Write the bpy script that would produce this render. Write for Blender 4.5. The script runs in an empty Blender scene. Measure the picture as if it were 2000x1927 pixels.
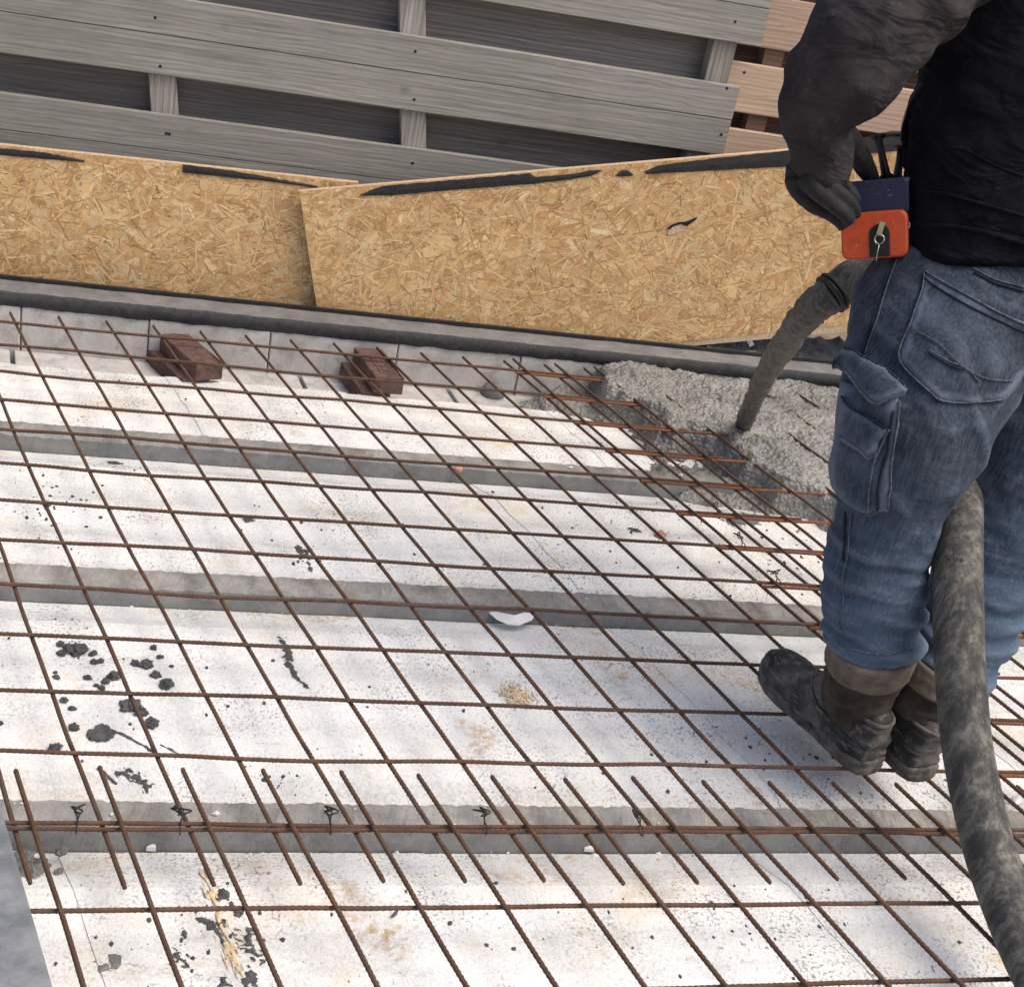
import bpy, bmesh, math, random
import numpy as np
from mathutils import Vector, Matrix, noise
from mathutils.bvhtree import BVHTree
from mathutils.geometry import delaunay_2d_cdt
random.seed(7)
SC = bpy.context.scene
COL = SC.collection
R = math.radians

# ------------------------------------------------------------------ camera
CAM = Vector((-0.18558, -1.50193, 1.37213))
RGT = Vector((0.96587035, -0.18734562, 0.17887449))
DWN = Vector((0.06858273, -0.4809549, -0.8740588))
FWD = Vector((0.24978165, 0.85649519, -0.45169141))
FPX = 2600.0
cd = bpy.data.cameras.new('camera')
cam = bpy.data.objects.new('camera', cd)
COL.objects.link(cam)
cd.sensor_fit = 'HORIZONTAL'
cd.sensor_width = 36.0
cd.lens = 36.0 * FPX / 2000.0
cd.clip_start = 0.05
cd.clip_end = 2000
m3 = Matrix((RGT, -DWN, -FWD)).transposed()
cam.matrix_world = Matrix.Translation(CAM) @ m3.to_4x4()
SC.camera = cam

# ------------------------------------------------------------------ light
w = bpy.data.worlds.new('World')
SC.world = w
w.use_nodes = True
nt = w.node_tree
bg = nt.nodes['Background']
sky = nt.nodes.new('ShaderNodeTexSky')
sky.sky_type = 'NISHITA'
sky.sun_disc = False
SUN_EL, SUN_AZ = 60.0, 118.0          # azimuth clockwise from +Y
sky.sun_elevation = R(SUN_EL)
sky.sun_rotation = R(SUN_AZ)
sky.air_density = 0.8
sky.dust_density = 6.5
sky.ozone_density = 0.3
nt.links.new(sky.outputs[0], bg.inputs[0])
bg.inputs[1].default_value = 0.15
sl = bpy.data.lights.new('sun', 'SUN')
sl.energy = 0.6
sl.angle = R(50)
sl.color = (1.0, 0.99, 0.93)
so = bpy.data.objects.new('sun', sl)
COL.objects.link(so)
sdir = Vector((math.sin(R(SUN_AZ)) * math.cos(R(SUN_EL)), math.cos(R(SUN_AZ)) * math.cos(R(SUN_EL)), math.sin(R(SUN_EL))))
so.rotation_euler = sdir.to_track_quat('Z', 'Y').to_euler()
so.location = (3, -3, 6)
SC.view_settings.view_transform = 'Standard'
SC.view_settings.look = 'None'
SC.view_settings.exposure = 0.47
SC.view_settings.gamma = 1.0


# ------------------------------------------------------------------ helpers
def ray(u, v):
    return RGT * ((u - 1000) / FPX) + DWN * ((v - 963.5) / FPX) + FWD


def at(u, v, z=None, y=None, t=None):
    """photo measurement -> point on a real plane (z or y constant) or at a distance"""
    d = ray(u, v)
    if z is not None:
        t = (z - CAM.z) / d.z
    elif y is not None:
        t = (y - CAM.y) / d.y
    return CAM + d * t


def tag(o, label=None, cat=None, group=None, kind=None):
    if label: o['label'] = label
    if cat: o['category'] = cat
    if group: o['group'] = group
    if kind: o['kind'] = kind
    return o


def empty(name, loc, label, cat, group=None):
    o = bpy.data.objects.new(name, None)
    COL.objects.link(o)
    o.location = loc
    o.empty_display_size = 0.05
    return tag(o, label, cat, group)


ROOTLOC = {}


def link(name, me, parent=None, mat=None, loc=None):
    o = bpy.data.objects.new(name, me)
    COL.objects.link(o)
    if mat and not me.materials:
        me.materials.append(mat)
    if loc is not None:
        o.location = loc
    if parent is not None:
        o.parent = parent
        o.matrix_parent_inverse = Matrix.Translation(parent.location).inverted()
    return o


def mesh(name, verts, faces, smooth=False):
    me = bpy.data.meshes.new(name)
    me.from_pydata([tuple(v) for v in verts], [], faces)
    me.update()
    if smooth:
        me.polygons.foreach_set('use_smooth', [True] * len(me.polygons))
    return me


def bm_mesh(name, bm, smooth=False):
    me = bpy.data.meshes.new(name)
    bmesh.ops.recalc_face_normals(bm, faces=bm.faces[:])
    bm.to_mesh(me)
    bm.free()
    if smooth:
        me.polygons.foreach_set('use_smooth', [True] * len(me.polygons))
    return me


def hexa(bm, p):
    """p: 8 points, bottom 4 then top 4"""
    vs = [bm.verts.new(q) for q in p]
    for f in ((3, 2, 1, 0), (4, 5, 6, 7), (0, 1, 5, 4), (1, 2, 6, 5), (2, 3, 7, 6), (3, 0, 4, 7)):
        bm.faces.new([vs[i] for i in f])
    return vs


def box(bm, x0, x1, y0, y1, z0, z1):
    return hexa(bm, [(x0, y0, z0), (x1, y0, z0), (x1, y1, z0), (x0, y1, z0), (x0, y0, z1), (x1, y0, z1), (x1, y1, z1), (x0, y1, z1)])


def bev(bm, w, seg=1):
    bmesh.ops.bevel(bm, geom=bm.edges[:], offset=w, segments=seg, affect='EDGES', profile=0.5)


def n3(x, y, z=0.0):
    return noise.noise(Vector((x, y, z)))


def fb(x, y, z=0.0, o=4):
    return noise.fractal(Vector((x, y, z)), 1.0, 2.0, o)


def loft(bm, pts, rad, sides=16, k=None, ref=None, caps=True):
    """tube through pts; rad list; k depth ratio; ref = direction treated as depth axis"""
    n = len(pts)
    ref = ref or FWD
    rings = []
    for i, p in enumerate(pts):
        T = (pts[min(i + 1, n - 1)] - pts[max(i - 1, 0)]).normalized()
        a = T.cross(ref)
        if a.length < 1e-4:
            a = T.cross(Vector((0, 0, 1)))
        a.normalize()
        b = a.cross(T).normalized()
        kk = k[i] if isinstance(k, (list, tuple)) else (k or 1.0)
        ring = []
        for s in range(sides):
            th = 2 * math.pi * s / sides
            ring.append(bm.verts.new(p + a * (math.cos(th) * rad[i]) + b * (math.sin(th) * rad[i] * kk)))
        rings.append(ring)
    for i in range(n - 1):
        for s in range(sides):
            s2 = (s + 1) % sides
            bm.faces.new((rings[i][s], rings[i][s2], rings[i + 1][s2], rings[i + 1][s]))
    if caps:
        bm.faces.new(rings[0][::-1])
        bm.faces.new(rings[-1])
    return rings


def spline(P, n):
    """Catmull-Rom resample of list of tuples"""
    P = [np.array(p, float) for p in P]
    out = []
    for i in range(len(P) - 1):
        p0, p1, p2, p3 = P[max(i - 1, 0)], P[i], P[i + 1], P[min(i + 2, len(P) - 1)]
        for j in range(n):
            t = j / n
            out.append(0.5 * ((2 * p1) + (-p0 + p2) * t + (2 * p0 - 5 * p1 + 4 * p2 - p3) * t * t + (-p0 + 3 * p1 - 3 * p2 + p3) * t ** 3))
    out.append(P[-1])
    return out


def remeshed(name, bm, voxel, smooth_it=2):
    me = bpy.data.meshes.new(name + '_raw')
    bmesh.ops.recalc_face_normals(bm, faces=bm.faces[:])
    bm.to_mesh(me)
    bm.free()
    o = bpy.data.objects.new(name + '_raw', me)
    COL.objects.link(o)
    md = o.modifiers.new('r', 'REMESH')
    md.mode = 'VOXEL'
    md.voxel_size = voxel
    if smooth_it:
        s = o.modifiers.new('s', 'SMOOTH')
        s.iterations = smooth_it
        s.factor = 0.5
    dg = bpy.context.evaluated_depsgraph_get()
    dg.update()
    out = bpy.data.meshes.new_from_object(o.evaluated_get(dg))
    out.name = name
    bpy.data.objects.remove(o)
    bpy.data.meshes.remove(me)
    out.polygons.foreach_set('use_smooth', [True] * len(out.polygons))
    return out


def displace(me, fn):
    n = len(me.vertices)
    co = np.zeros(n * 3); me.vertices.foreach_get('co', co); co = co.reshape(-1, 3)
    no = np.zeros(n * 3); me.vertex_normals.foreach_get('vector', no); no = no.reshape(-1, 3)
    d = np.array([fn(Vector(c), Vector(m)) for c, m in zip(co, no)])
    co += no * d[:, None]
    me.vertices.foreach_set('co', co.ravel())
    me.update()


# ------------------------------------------------------------------ materials
class Mt:
    def __init__(s, name, rough=0.8, spec=0.3, metal=0.0):
        s.m = bpy.data.materials.new(name)
        s.m.use_nodes = True
        s.nt = s.m.node_tree
        s.b = s.nt.nodes['Principled BSDF']
        s.b.inputs['Roughness'].default_value = rough
        s.b.inputs['Specular IOR Level'].default_value = spec
        s.b.inputs['Metallic'].default_value = metal
        s.tc = s.nt.nodes.new('ShaderNodeTexCoord')
        s.co = s.tc.outputs['Object']
        s.bump_in = None

    def N(s, t, **kw):
        n = s.nt.nodes.new(t)
        for k, v in kw.items():
            setattr(n, k, v)
        return n

    def L(s, a, b):
        s.nt.links.new(a, b)

    def map(s, scale=(1, 1, 1), rot=(0, 0, 0), co=None):
        n = s.N('ShaderNodeMapping')
        n.inputs['Scale'].default_value = scale
        n.inputs['Rotation'].default_value = rot
        s.L(co or s.co, n.inputs['Vector'])
        return n.outputs[0]

    def noise(s, scale, detail=4, rough=0.6, co=None, dist=0.0):
        n = s.N('ShaderNodeTexNoise')
        n.inputs['Scale'].default_value = scale
        n.inputs['Detail'].default_value = detail
        n.inputs['Roughness'].default_value = rough
        n.inputs['Distortion'].default_value = dist
        s.L(co or s.co, n.inputs['Vector'])
        return n.outputs[0]

    def voro(s, scale, co=None, feature='F1', rnd=1.0):
        n = s.N('ShaderNodeTexVoronoi')
        n.feature = feature
        n.inputs['Scale'].default_value = scale
        n.inputs['Randomness'].default_value = rnd
        s.L(co or s.co, n.inputs['Vector'])
        return n

    def ramp(s, fac, stops):
        n = s.N('ShaderNodeValToRGB')
        e = n.color_ramp.elements
        while len(e) < len(stops):
            e.new(0.5)
        for el, (p, c) in zip(e, stops):
            el.position = p
            el.color = (c, c, c, 1) if not isinstance(c, tuple) else (*c, 1)
        s.L(fac, n.inputs[0])
        return n.outputs[0]

    def mix(s, fac, a, b, mode='MIX'):
        n = s.N('ShaderNodeMix', data_type='RGBA', blend_type=mode)
        for sock, val in ((n.inputs[0], fac), (n.inputs[6], a), (n.inputs[7], b)):
            if isinstance(val, (int, float)):
                sock.default_value = val
            elif isinstance(val, tuple):
                sock.default_value = (*val, 1)
            else:
                s.L(val, sock)
        return n.outputs[2]

    def math(s, op, a, b=None):
        n = s.N('ShaderNodeMath', operation=op)
        for sock, val in ((n.inputs[0], a), (n.inputs[1], b)):
            if val is None:
                continue
            if isinstance(val, (int, float)):
                sock.default_value = val
            else:
                s.L(val, sock)
        return n.outputs[0]

    def color(s, c):
        if isinstance(c, tuple):
            s.b.inputs['Base Color'].default_value = (*c, 1)
        else:
            s.L(c, s.b.inputs['Base Color'])
        return s

    def rough(s, f):
        s.L(f, s.b.inputs['Roughness'])
        return s

    def bump(s, h, strength=0.4, dist=0.002):
        n = s.N('ShaderNodeBump')
        n.inputs['Strength'].default_value = strength
        n.inputs['Distance'].default_value = dist
        s.L(h, n.inputs['Height'])
        if s.bump_in:
            s.L(s.bump_in, n.inputs['Normal'])
        s.bump_in = n.outputs[0]
        s.L(s.bump_in, s.b.inputs['Normal'])
        return s

    def rnd(s):
        return s.N('ShaderNodeObjectInfo').outputs['Random']


def simple(name, c, rough=0.7, var=0.25, scale=40, spec=0.3, metal=0.0, bump=0.3):
    M = Mt(name, rough, spec, metal)
    n = M.noise(scale, 5)
    lo = tuple(x * (1 - var) for x in c)
    hi = tuple(min(1, x * (1 + var)) for x in c)
    M.color(M.ramp(n, [(0.3, lo), (0.7, hi)]))
    if bump:
        M.bump(M.noise(scale * 3, 5), bump, 0.002)
    return M.m


def m_eps():
    M = Mt('white_polystyrene', 0.75, 0.25)
    base = M.ramp(M.noise(7, 6, 0.65), [(0.34, (0.69, 0.702, 0.69)), (0.48, (0.75, 0.765, 0.757)), (0.62, (0.78, 0.795, 0.788))])
    bead = M.voro(225)
    line = M.ramp(bead.outputs['Distance'], [(0.4, 1.0), (0.85, 0.84)])
    c = M.mix(1.0, base, line, 'MULTIPLY')
    # yellow brown stains
    st = M.math('MULTIPLY', M.ramp(M.noise(2.6, 6, 0.65, dist=0.4), [(0.5, 0.0), (0.66, 1.0)]), M.ramp(M.noise(23, 5, 0.7), [(0.42, 0.0), (0.62, 1.0)]))
    c = M.mix(M.math('MULTIPLY', st, 0.6), c, (0.6, 0.47, 0.25))
    ru = M.math('MULTIPLY', M.ramp(M.noise(6.3, 4, 0.6, co=M.map((1, 1, 1), (0.9, 0.4, 2))), [(0.62, 0.0), (0.7, 1.0)]), M.ramp(M.noise(55, 5, 0.7), [(0.45, 0.0), (0.58, 1.0)]))
    c = M.mix(M.math('MULTIPLY', ru, 0.75), c, (0.45, 0.24, 0.06))
    # grey cement smears drawn across the blocks
    mp = M.map((4, 17, 10), (0, 0, R(-16)))
    sm = M.math('MULTIPLY', M.ramp(M.noise(1.0, 6, 0.7, co=mp), [(0.49, 0.0), (0.63, 1.0)]), M.ramp(M.noise(90, 4, 0.75), [(0.42, 0.0), (0.6, 1.0)]))
    c = M.mix(M.math('MULTIPLY', sm, 0.4), c, (0.34, 0.34, 0.325))
    # cement dust caught between the beads
    cl = M.ramp(M.noise(5, 5, 0.7), [(0.48, 0.02), (0.63, 1.0)])
    sp = M.ramp(bead.outputs['Distance'], [(0.64, 0.0), (0.82, 1.0)])
    c = M.mix(M.math('MULTIPLY', M.math('MULTIPLY', cl, sp), 0.7), c, (0.12, 0.12, 0.115))
    # scraped dark flecks, drawn out along the bars
    fl = M.noise(1.0, 4, 0.7, co=M.map((150, 62, 100), (0, 0, R(-18))))
    sp2 = M.ramp(fl, [(0.63, 0.0), (0.66, 1.0)])
    cl2 = M.ramp(M.noise(4.4, 4, 0.65, co=M.map((1, 1, 1), (0.5, 0.2, 1))), [(0.48, 0.0), (0.6, 1.0)])
    c = M.mix(M.math('MULTIPLY', M.math('MULTIPLY', sp2, cl2), 0.9), c, (0.05, 0.05, 0.05))
    M.color(c)
    M.bump(bead.outputs['Distance'], 0.45, 0.0015)
    M.bump(M.noise(18, 5), 0.35, 0.006)
    return M.m


def m_concrete(name, lo, hi, stain=(0.2, 0.15, 0.08), k=0.4, bump=0.6):
    M = Mt(name, 0.88, 0.2)
    c = M.ramp(M.noise(9, 8, 0.7), [(0.36, lo), (0.64, hi)])
    c = M.mix(M.math('MULTIPLY', M.ramp(M.noise(14, 5, 0.7), [(0.5, 0.0), (0.66, 1.0)]), k), c, stain)
    c = M.mix(M.math('MULTIPLY', M.ramp(M.noise(240, 3), [(0.6, 0.0), (0.72, 1.0)]), 0.5), c, (0.06, 0.06, 0.06))
    M.color(c)
    M.bump(M.noise(120, 6, 0.7), bump, 0.004)
    M.bump(M.noise(25, 4), 0.4, 0.006)
    return M.m


def m_rust(name, lo, hi, hot):
    M = Mt(name, 0.85, 0.2)
    n = M.noise(35, 6, 0.7)
    c = M.ramp(n, [(0.3, lo), (0.62, hi), (0.82, hot)])
    r = M.rnd()
    c = M.mix(M.math('MULTIPLY', r, 0.35), c, (0.05, 0.03, 0.025))
    c = M.mix(M.ramp(M.noise(9, 5, 0.7), [(0.45, 0.0), (0.66, 0.6)]), c, (0.1, 0.085, 0.075))
    M.color(c)
    M.bump(M.noise(500, 3), 0.4, 0.001)
    return M.m


def m_wood(name, lo, hi, streak, green=0.0, gscale=1.0, upright=False):
    M = Mt(name, 0.85, 0.2)
    if upright:
        M.co = M.map((1, 1, 1), (0, R(90), 0))
    mp = M.map((2.2, 120, 120))
    g = M.noise(1.0 * gscale, 8, 0.72, co=mp, dist=0.35)
    wv = M.N('ShaderNodeTexWave', wave_type='BANDS', bands_direction='Z')
    wv.inputs['Scale'].default_value = 26
    wv.inputs['Distortion'].default_value = 9
    wv.inputs['Detail'].default_value = 3
    wv.inputs['Detail Scale'].default_value = 1.2
    M.L(M.map((0.16, 1, 1)), wv.inputs['Vector'])
    c = M.ramp(g, [(0.36, lo), (0.64, hi)])
    c = M.mix(M.math('MULTIPLY', M.ramp(wv.outputs[0], [(0.0, 1.0), (0.45, 0.0)]), 0.35), c, streak)
    big = M.noise(3.5, 4)
    c = M.mix(M.ramp(big, [(0.35, 0.0), (0.75, 0.35)]), c, tuple(x * 0.72 for x in lo))
    # knots
    kn = M.voro(4.6, co=M.map((1, 0.05, 1.6), (0, R(-35), 0)))
    c = M.mix(M.math('MULTIPLY', M.ramp(M.math('ADD', kn.outputs['Distance'], M.math('MULTIPLY', g, 0.12)), [(0.1, 1.0), (0.17, 0.0)]), 0.4), c, tuple(x * 0.4 for x in lo))
    if green:
        gm = M.math('MULTIPLY', M.ramp(M.noise(2.6, 5, 0.7), [(0.5, 0.0), (0.64, 1.0)]), green)
        c = M.mix(gm, c, (0.13, 0.15, 0.07))
    M.L(M.rnd(), M.N('ShaderNodeMath').inputs[0])
    rr = M.math('MULTIPLY_ADD', M.rnd(), 0.3)
    rr.node.inputs[2].default_value = 0.82
    c = M.mix(1.0, c, rr, 'MULTIPLY')
    M.color(c)
    M.bump(g, 0.5, 0.002)
    return M.m


def m_denim():
    M = Mt('worn_blue_denim', 0.9, 0.12)
    g = M.N('ShaderNodeSeparateXYZ'); M.L(M.co, g.inputs[0])
    z = g.outputs[2]
    hi_ = M.math('MULTIPLY_ADD', z, -1.25); hi_.node.inputs[2].default_value = 0.88
    fade = M.math('ADD', hi_, M.math('MULTIPLY', M.noise(6, 6, 0.7), 0.55))
    c = M.ramp(fade, [(0.3, (0.032, 0.043, 0.061)), (0.6, (0.041, 0.062, 0.096)), (0.9, (0.07, 0.117, 0.182))])
    st = M.noise(1.0, 4, 0.6, co=M.map((240, 240, 22)))
    c = M.mix(M.math('MULTIPLY', M.ramp(st, [(0.42, 0.0), (0.66, 1.0)]), 0.32), c, (0.14, 0.17, 0.225))
    wr = M.ramp(M.noise(9, 5, 0.65, dist=0.6), [(0.52, 0.0), (0.68, 0.4)])
    c = M.mix(wr, c, (0.09, 0.13, 0.19))
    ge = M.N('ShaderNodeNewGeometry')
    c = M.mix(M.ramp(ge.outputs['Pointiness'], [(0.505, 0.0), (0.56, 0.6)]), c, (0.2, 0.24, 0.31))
    c = M.mix(M.ramp(ge.outputs['Pointiness'], [(0.43, 0.6), (0.49, 0.0)]), c, (0.016, 0.02, 0.03))  # crease shade put into the colour of the fold hollows
    du = M.math('MULTIPLY', M.ramp(M.noise(16, 6, 0.75), [(0.55, 0.0), (0.66, 1.0)]), 0.25)
    c = M.mix(du, c, (0.16, 0.155, 0.15))
    M.color(c)
    M.bump(M.noise(900, 2), 0.4, 0.0008)
    M.bump(M.noise(1.0, 4, 0.6, co=M.map((26, 26, 55))), 0.6, 0.006)
    return M.m


def m_hose():
    M = Mt('cement_smeared_rubber', 0.7, 0.3)
    n = M.noise(1.0, 9, 0.74, co=M.map((34, 34, 8)))
    c = M.ramp(n, [(0.4, (0.04, 0.041, 0.041)), (0.48, (0.072, 0.071, 0.066)), (0.55, (0.125, 0.12, 0.106)), (0.65, (0.23, 0.22, 0.19))])
    c = M.mix(M.math('MULTIPLY', M.ramp(M.noise(70, 5, 0.75), [(0.5, 0.0), (0.6, 1.0)]), 0.6), c, (0.045, 0.045, 0.043))
    ln = M.ramp(M.noise(1.0, 3, 0.6, co=M.map((60, 60, 4))), [(0.56, 0.0), (0.64, 0.5)])
    c = M.mix(ln, c, (0.2, 0.19, 0.16))
    M.color(c)
    M.bump(n, 0.7, 0.004)
    return M.m


def m_wet():
    M = Mt('wet_concrete_mix', 0.42, 0.5)
    c = M.ramp(M.noise(5, 6, 0.6), [(0.36, (0.175, 0.178, 0.17)), (0.64, (0.3, 0.302, 0.283))])
    v = M.noise(150, 4, 0.7)
    c = M.mix(M.ramp(v, [(0.38, 0.7), (0.46, 0.0)]), c, (0.075, 0.075, 0.072))  # shade of pits, and of gaps between lumps below, put into the colour
    pb = M.voro(95)
    c = M.mix(M.ramp(pb.outputs['Distance'], [(0.6, 0.0), (0.85, 0.5)]), c, (0.07, 0.07, 0.067))
    M.color(c)
    M.bump(M.ramp(pb.outputs['Distance'], [(0.0, 1.0), (0.85, 0.0)]), 0.7, 0.007)
    M.bump(M.noise(150, 4, 0.6), 0.5, 0.005)
    return M.m


def m_strand():
    M = Mt('wood_strands', 0.75, 0.25)
    a = M.N('ShaderNodeVertexColor', layer_name='col')
    g = M.noise(1.0, 4, 0.6, co=M.map((240, 240, 240)))
    M.color(M.mix(M.math('MULTIPLY', g, 0.35), a.outputs[0], (0.25, 0.14, 0.05)))
    return M.m


MAT = {}
MAT['eps'] = m_eps()
MAT['beam'] = m_concrete('beam_concrete', (0.22, 0.218, 0.21), (0.4, 0.392, 0.37), (0.2, 0.15, 0.08), 0.4, 0.8)
MAT['block'] = m_concrete('pale_block', (0.46, 0.445, 0.43), (0.6, 0.585, 0.565), (0.2, 0.2, 0.19), 0.5, 0.3)
MAT['kerbtop'] = m_concrete('kerb_mortar', (0.14, 0.137, 0.137), (0.24, 0.235, 0.232), (0.1, 0.1, 0.1), 0.4, 0.4)
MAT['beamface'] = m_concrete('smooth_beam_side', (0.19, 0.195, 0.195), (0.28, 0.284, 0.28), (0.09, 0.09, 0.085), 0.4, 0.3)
MAT['bitumen'] = simple('black_bitumen', (0.022, 0.022, 0.024), 0.6, 0.4, 60, 0.4, bump=0.8)
MAT['bitface'] = simple('bitumen_coated_face', (0.05, 0.05, 0.052), 0.75, 0.3, 70, 0.3, bump=1.0)
MAT['rust'] = m_rust('brown_rust', (0.06, 0.036, 0.027), (0.15, 0.078, 0.046), (0.29, 0.145, 0.065))
MAT['rust2'] = m_rust('orange_rust', (0.13, 0.05, 0.025), (0.27, 0.105, 0.045), (0.36, 0.16, 0.07))
MAT['grey_wood'] = m_wood('weathered_grey_wood', (0.235, 0.228, 0.205), (0.42, 0.405, 0.37), (0.13, 0.12, 0.11), 0.22)
MAT['post_wood'] = m_wood('weathered_grey_post', (0.22, 0.205, 0.185), (0.46, 0.43, 0.39), (0.15, 0.13, 0.11), 0.2, 1.0, True)
MAT['shaded_grey_wood'] = m_wood('grey_wood_shaded', (0.17, 0.158, 0.148), (0.31, 0.288, 0.27), (0.08, 0.075, 0.07))  # same grey wood, darkened for the shade behind the front boards
MAT['new_wood'] = m_wood('fresh_larch', (0.45, 0.33, 0.235), (0.64, 0.5, 0.38), (0.3, 0.15, 0.08))
MAT['new_shaded'] = m_wood('larch_shaded', (0.17, 0.11, 0.08), (0.27, 0.185, 0.14), (0.12, 0.06, 0.04))  # larch with the shade behind its boards put into the colour
MAT['osb'] = simple('osb_core', (0.42, 0.26, 0.1), 0.8, 0.4, 120)
MAT['osb_edge'] = simple('osb_edge', (0.58, 0.44, 0.29), 0.85, 0.3, 160)
MAT['strand'] = m_strand()
MAT['brick'] = simple('dark_red_brick', (0.125, 0.077, 0.067), 0.9, 0.4, 45, 0.2, bump=0.7)
MAT['wet'] = m_wet()
MAT['stream'] = simple('pouring_concrete', (0.105, 0.097, 0.087), 0.5, 0.5, 60, 0.4, bump=1.0)
MAT['clod'] = simple('dark_mortar', (0.085, 0.088, 0.09), 0.85, 0.4, 90, 0.25, bump=0.9)
MAT['wire'] = simple('tie_wire', (0.02, 0.024, 0.022), 0.5, 0.2, 60, 0.5, metal=0.4, bump=0)
MAT['denim'] = m_denim()
MAT['stitch'] = simple('pale_denim_edge', (0.095, 0.11, 0.14), 0.9, 0.6, 160, 0.1)
MAT['seam'] = simple('dark_denim_seam', (0.025, 0.03, 0.042), 0.9, 0.3, 130, 0.1)
MAT['sleeve'] = simple('charcoal_sweat_fabric', (0.042, 0.037, 0.04), 0.95, 0.25, 14, 0.08, bump=0.2)
def cloth(name, c, rel):
    M = Mt(name, 0.95, 0.08)
    n = M.noise(16, 5)
    c2 = M.ramp(n, [(0.36, tuple(x * 0.75 for x in c)), (0.64, tuple(x * 1.25 for x in c))])
    c2 = M.mix(M.math('MULTIPLY', M.ramp(M.noise(60, 5, 0.75), [(0.56, 0.0), (0.68, 1.0)]), 0.3), c2, tuple(min(1, x * 2.6 + 0.01) for x in c))
    M.color(c2)
    M.bump(M.noise(1.0, 3, 0.55, co=M.map((7, 7, 16), (0.5, 0.4, 0)), dist=0.8), 0.9, rel)
    M.bump(M.noise(700, 2), 0.5, 0.0008)
    return M.m


MAT['sleeve'] = cloth('charcoal_sweat_fabric', (0.045, 0.041, 0.043), 0.03)
MAT['jacket'] = cloth('black_bodywarmer', (0.009, 0.01, 0.0135), 0.03)
MAT['glove'] = simple('black_work_glove', (0.026, 0.026, 0.027), 0.7, 0.35, 50, 0.25, bump=0.5)
MAT['orange'] = simple('orange_plastic', (0.62, 0.085, 0.025), 0.45, 0.12, 30, 0.4, bump=0.1)
MAT['navy'] = simple('navy_plastic', (0.022, 0.028, 0.072), 0.45, 0.2, 30, 0.4, bump=0.1)
def grimy(name, c):
    M = Mt(name, 0.5, 0.4)
    k = M.math('MULTIPLY', M.ramp(M.noise(38, 6, 0.75), [(0.5, 0.0), (0.64, 1.0)]), 0.45)
    c2 = M.mix(k, c, tuple(x * 0.45 + 0.012 for x in c))
    c2 = M.mix(M.math('MULTIPLY', M.ramp(M.noise(150, 3, 0.6), [(0.66, 0.0), (0.7, 1.0)]), 0.6), c2, (0.35, 0.33, 0.3))
    M.color(c2)
    M.bump(M.noise(60, 5), 0.15, 0.001)
    return M.m


MAT['orange'] = grimy('orange_plastic', (0.6, 0.085, 0.025))
MAT['navy'] = grimy('navy_plastic', (0.02, 0.026, 0.065))
MAT['black'] = simple('black_plastic', (0.012, 0.012, 0.013), 0.5, 0.2, 40, 0.4, bump=0.1)
MAT['steel'] = simple('bright_steel', (0.55, 0.54, 0.5), 0.35, 0.15, 60, 0.5, metal=0.9, bump=0.1)
MAT['brass'] = simple('pale_key_tag', (0.4, 0.42, 0.25), 0.5, 0.15, 60)
MAT['hose'] = m_hose()
MAT['leather'] = simple('brown_nubuck', (0.058, 0.047, 0.04), 0.9, 0.6, 22, 0.15, bump=0.5)
MAT['cuff'] = simple('tan_boot_collar', (0.15, 0.125, 0.1), 0.9, 0.3, 40, 0.15, bump=0.4)
MAT['skin'] = simple('skin', (0.5, 0.3, 0.22), 0.55, 0.1, 30)
MAT['hair'] = simple('dark_hair', (0.03, 0.02, 0.015), 0.7, 0.3, 200)
MAT['scrap'] = simple('white_scrap', (0.75, 0.75, 0.74), 0.6, 0.1, 40)
MAT['pink'] = simple('pink_crumb', (0.55, 0.28, 0.22), 0.8, 0.2, 60)
MAT['ground'] = simple('sandy_soil', (0.2, 0.16, 0.12), 0.95, 0.3, 6, 0.1, bump=0.8)


def m_rubber():
    M = Mt('muddy_boot_rubber', 0.7, 0.3)
    n = M.noise(14, 6, 0.7, dist=0.3)
    c = M.ramp(n, [(0.38, (0.022, 0.023, 0.025)), (0.5, (0.055, 0.053, 0.05)), (0.64, (0.15, 0.138, 0.12))])
    c = M.mix(M.math('MULTIPLY', M.ramp(M.noise(1.0, 4, 0.6, co=M.map((30, 30, 120))), [(0.55, 0.0), (0.66, 1.0)]), 0.55), c, (0.24, 0.22, 0.195))
    M.color(c)
    M.bump(n, 0.5, 0.003)
    return M.m


def m_galv():
    M = Mt('galvanised_steel', 0.55, 0.4, 0.35)
    v = M.noise(22, 6, 0.65)
    M.color(M.ramp(v, [(0.36, (0.17, 0.185, 0.195)), (0.64, (0.3, 0.315, 0.325))]))
    M.bump(M.noise(90, 4), 0.2, 0.001)
    return M.m


MAT['rubber'] = m_rubber()
MAT['sole'] = simple('dusty_sole', (0.12, 0.108, 0.096), 0.9, 0.7, 35, 0.15, bump=0.7)
MAT['galv'] = m_galv()

# ------------------------------------------------------------------ the place
SH = -0.3187                 # mesh and block joints run slightly off square
LS, TS = 0.12, 0.152245      # bar spacing
Z_BEAM, Z_LEDGE, Z_EPS, Z_SILL = -0.055, -0.1, -0.072, -0.115
XL, XR = -1.35, 3.0

gv = 400.0
me = mesh('ground', [(-gv, -gv, -0.42), (gv, -gv, -0.42), (gv, gv, -0.42), (-gv, gv, -0.42)], [(0, 1, 2, 3)])
tag(link('ground', me, None, MAT['ground']), kind='structure')

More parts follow.
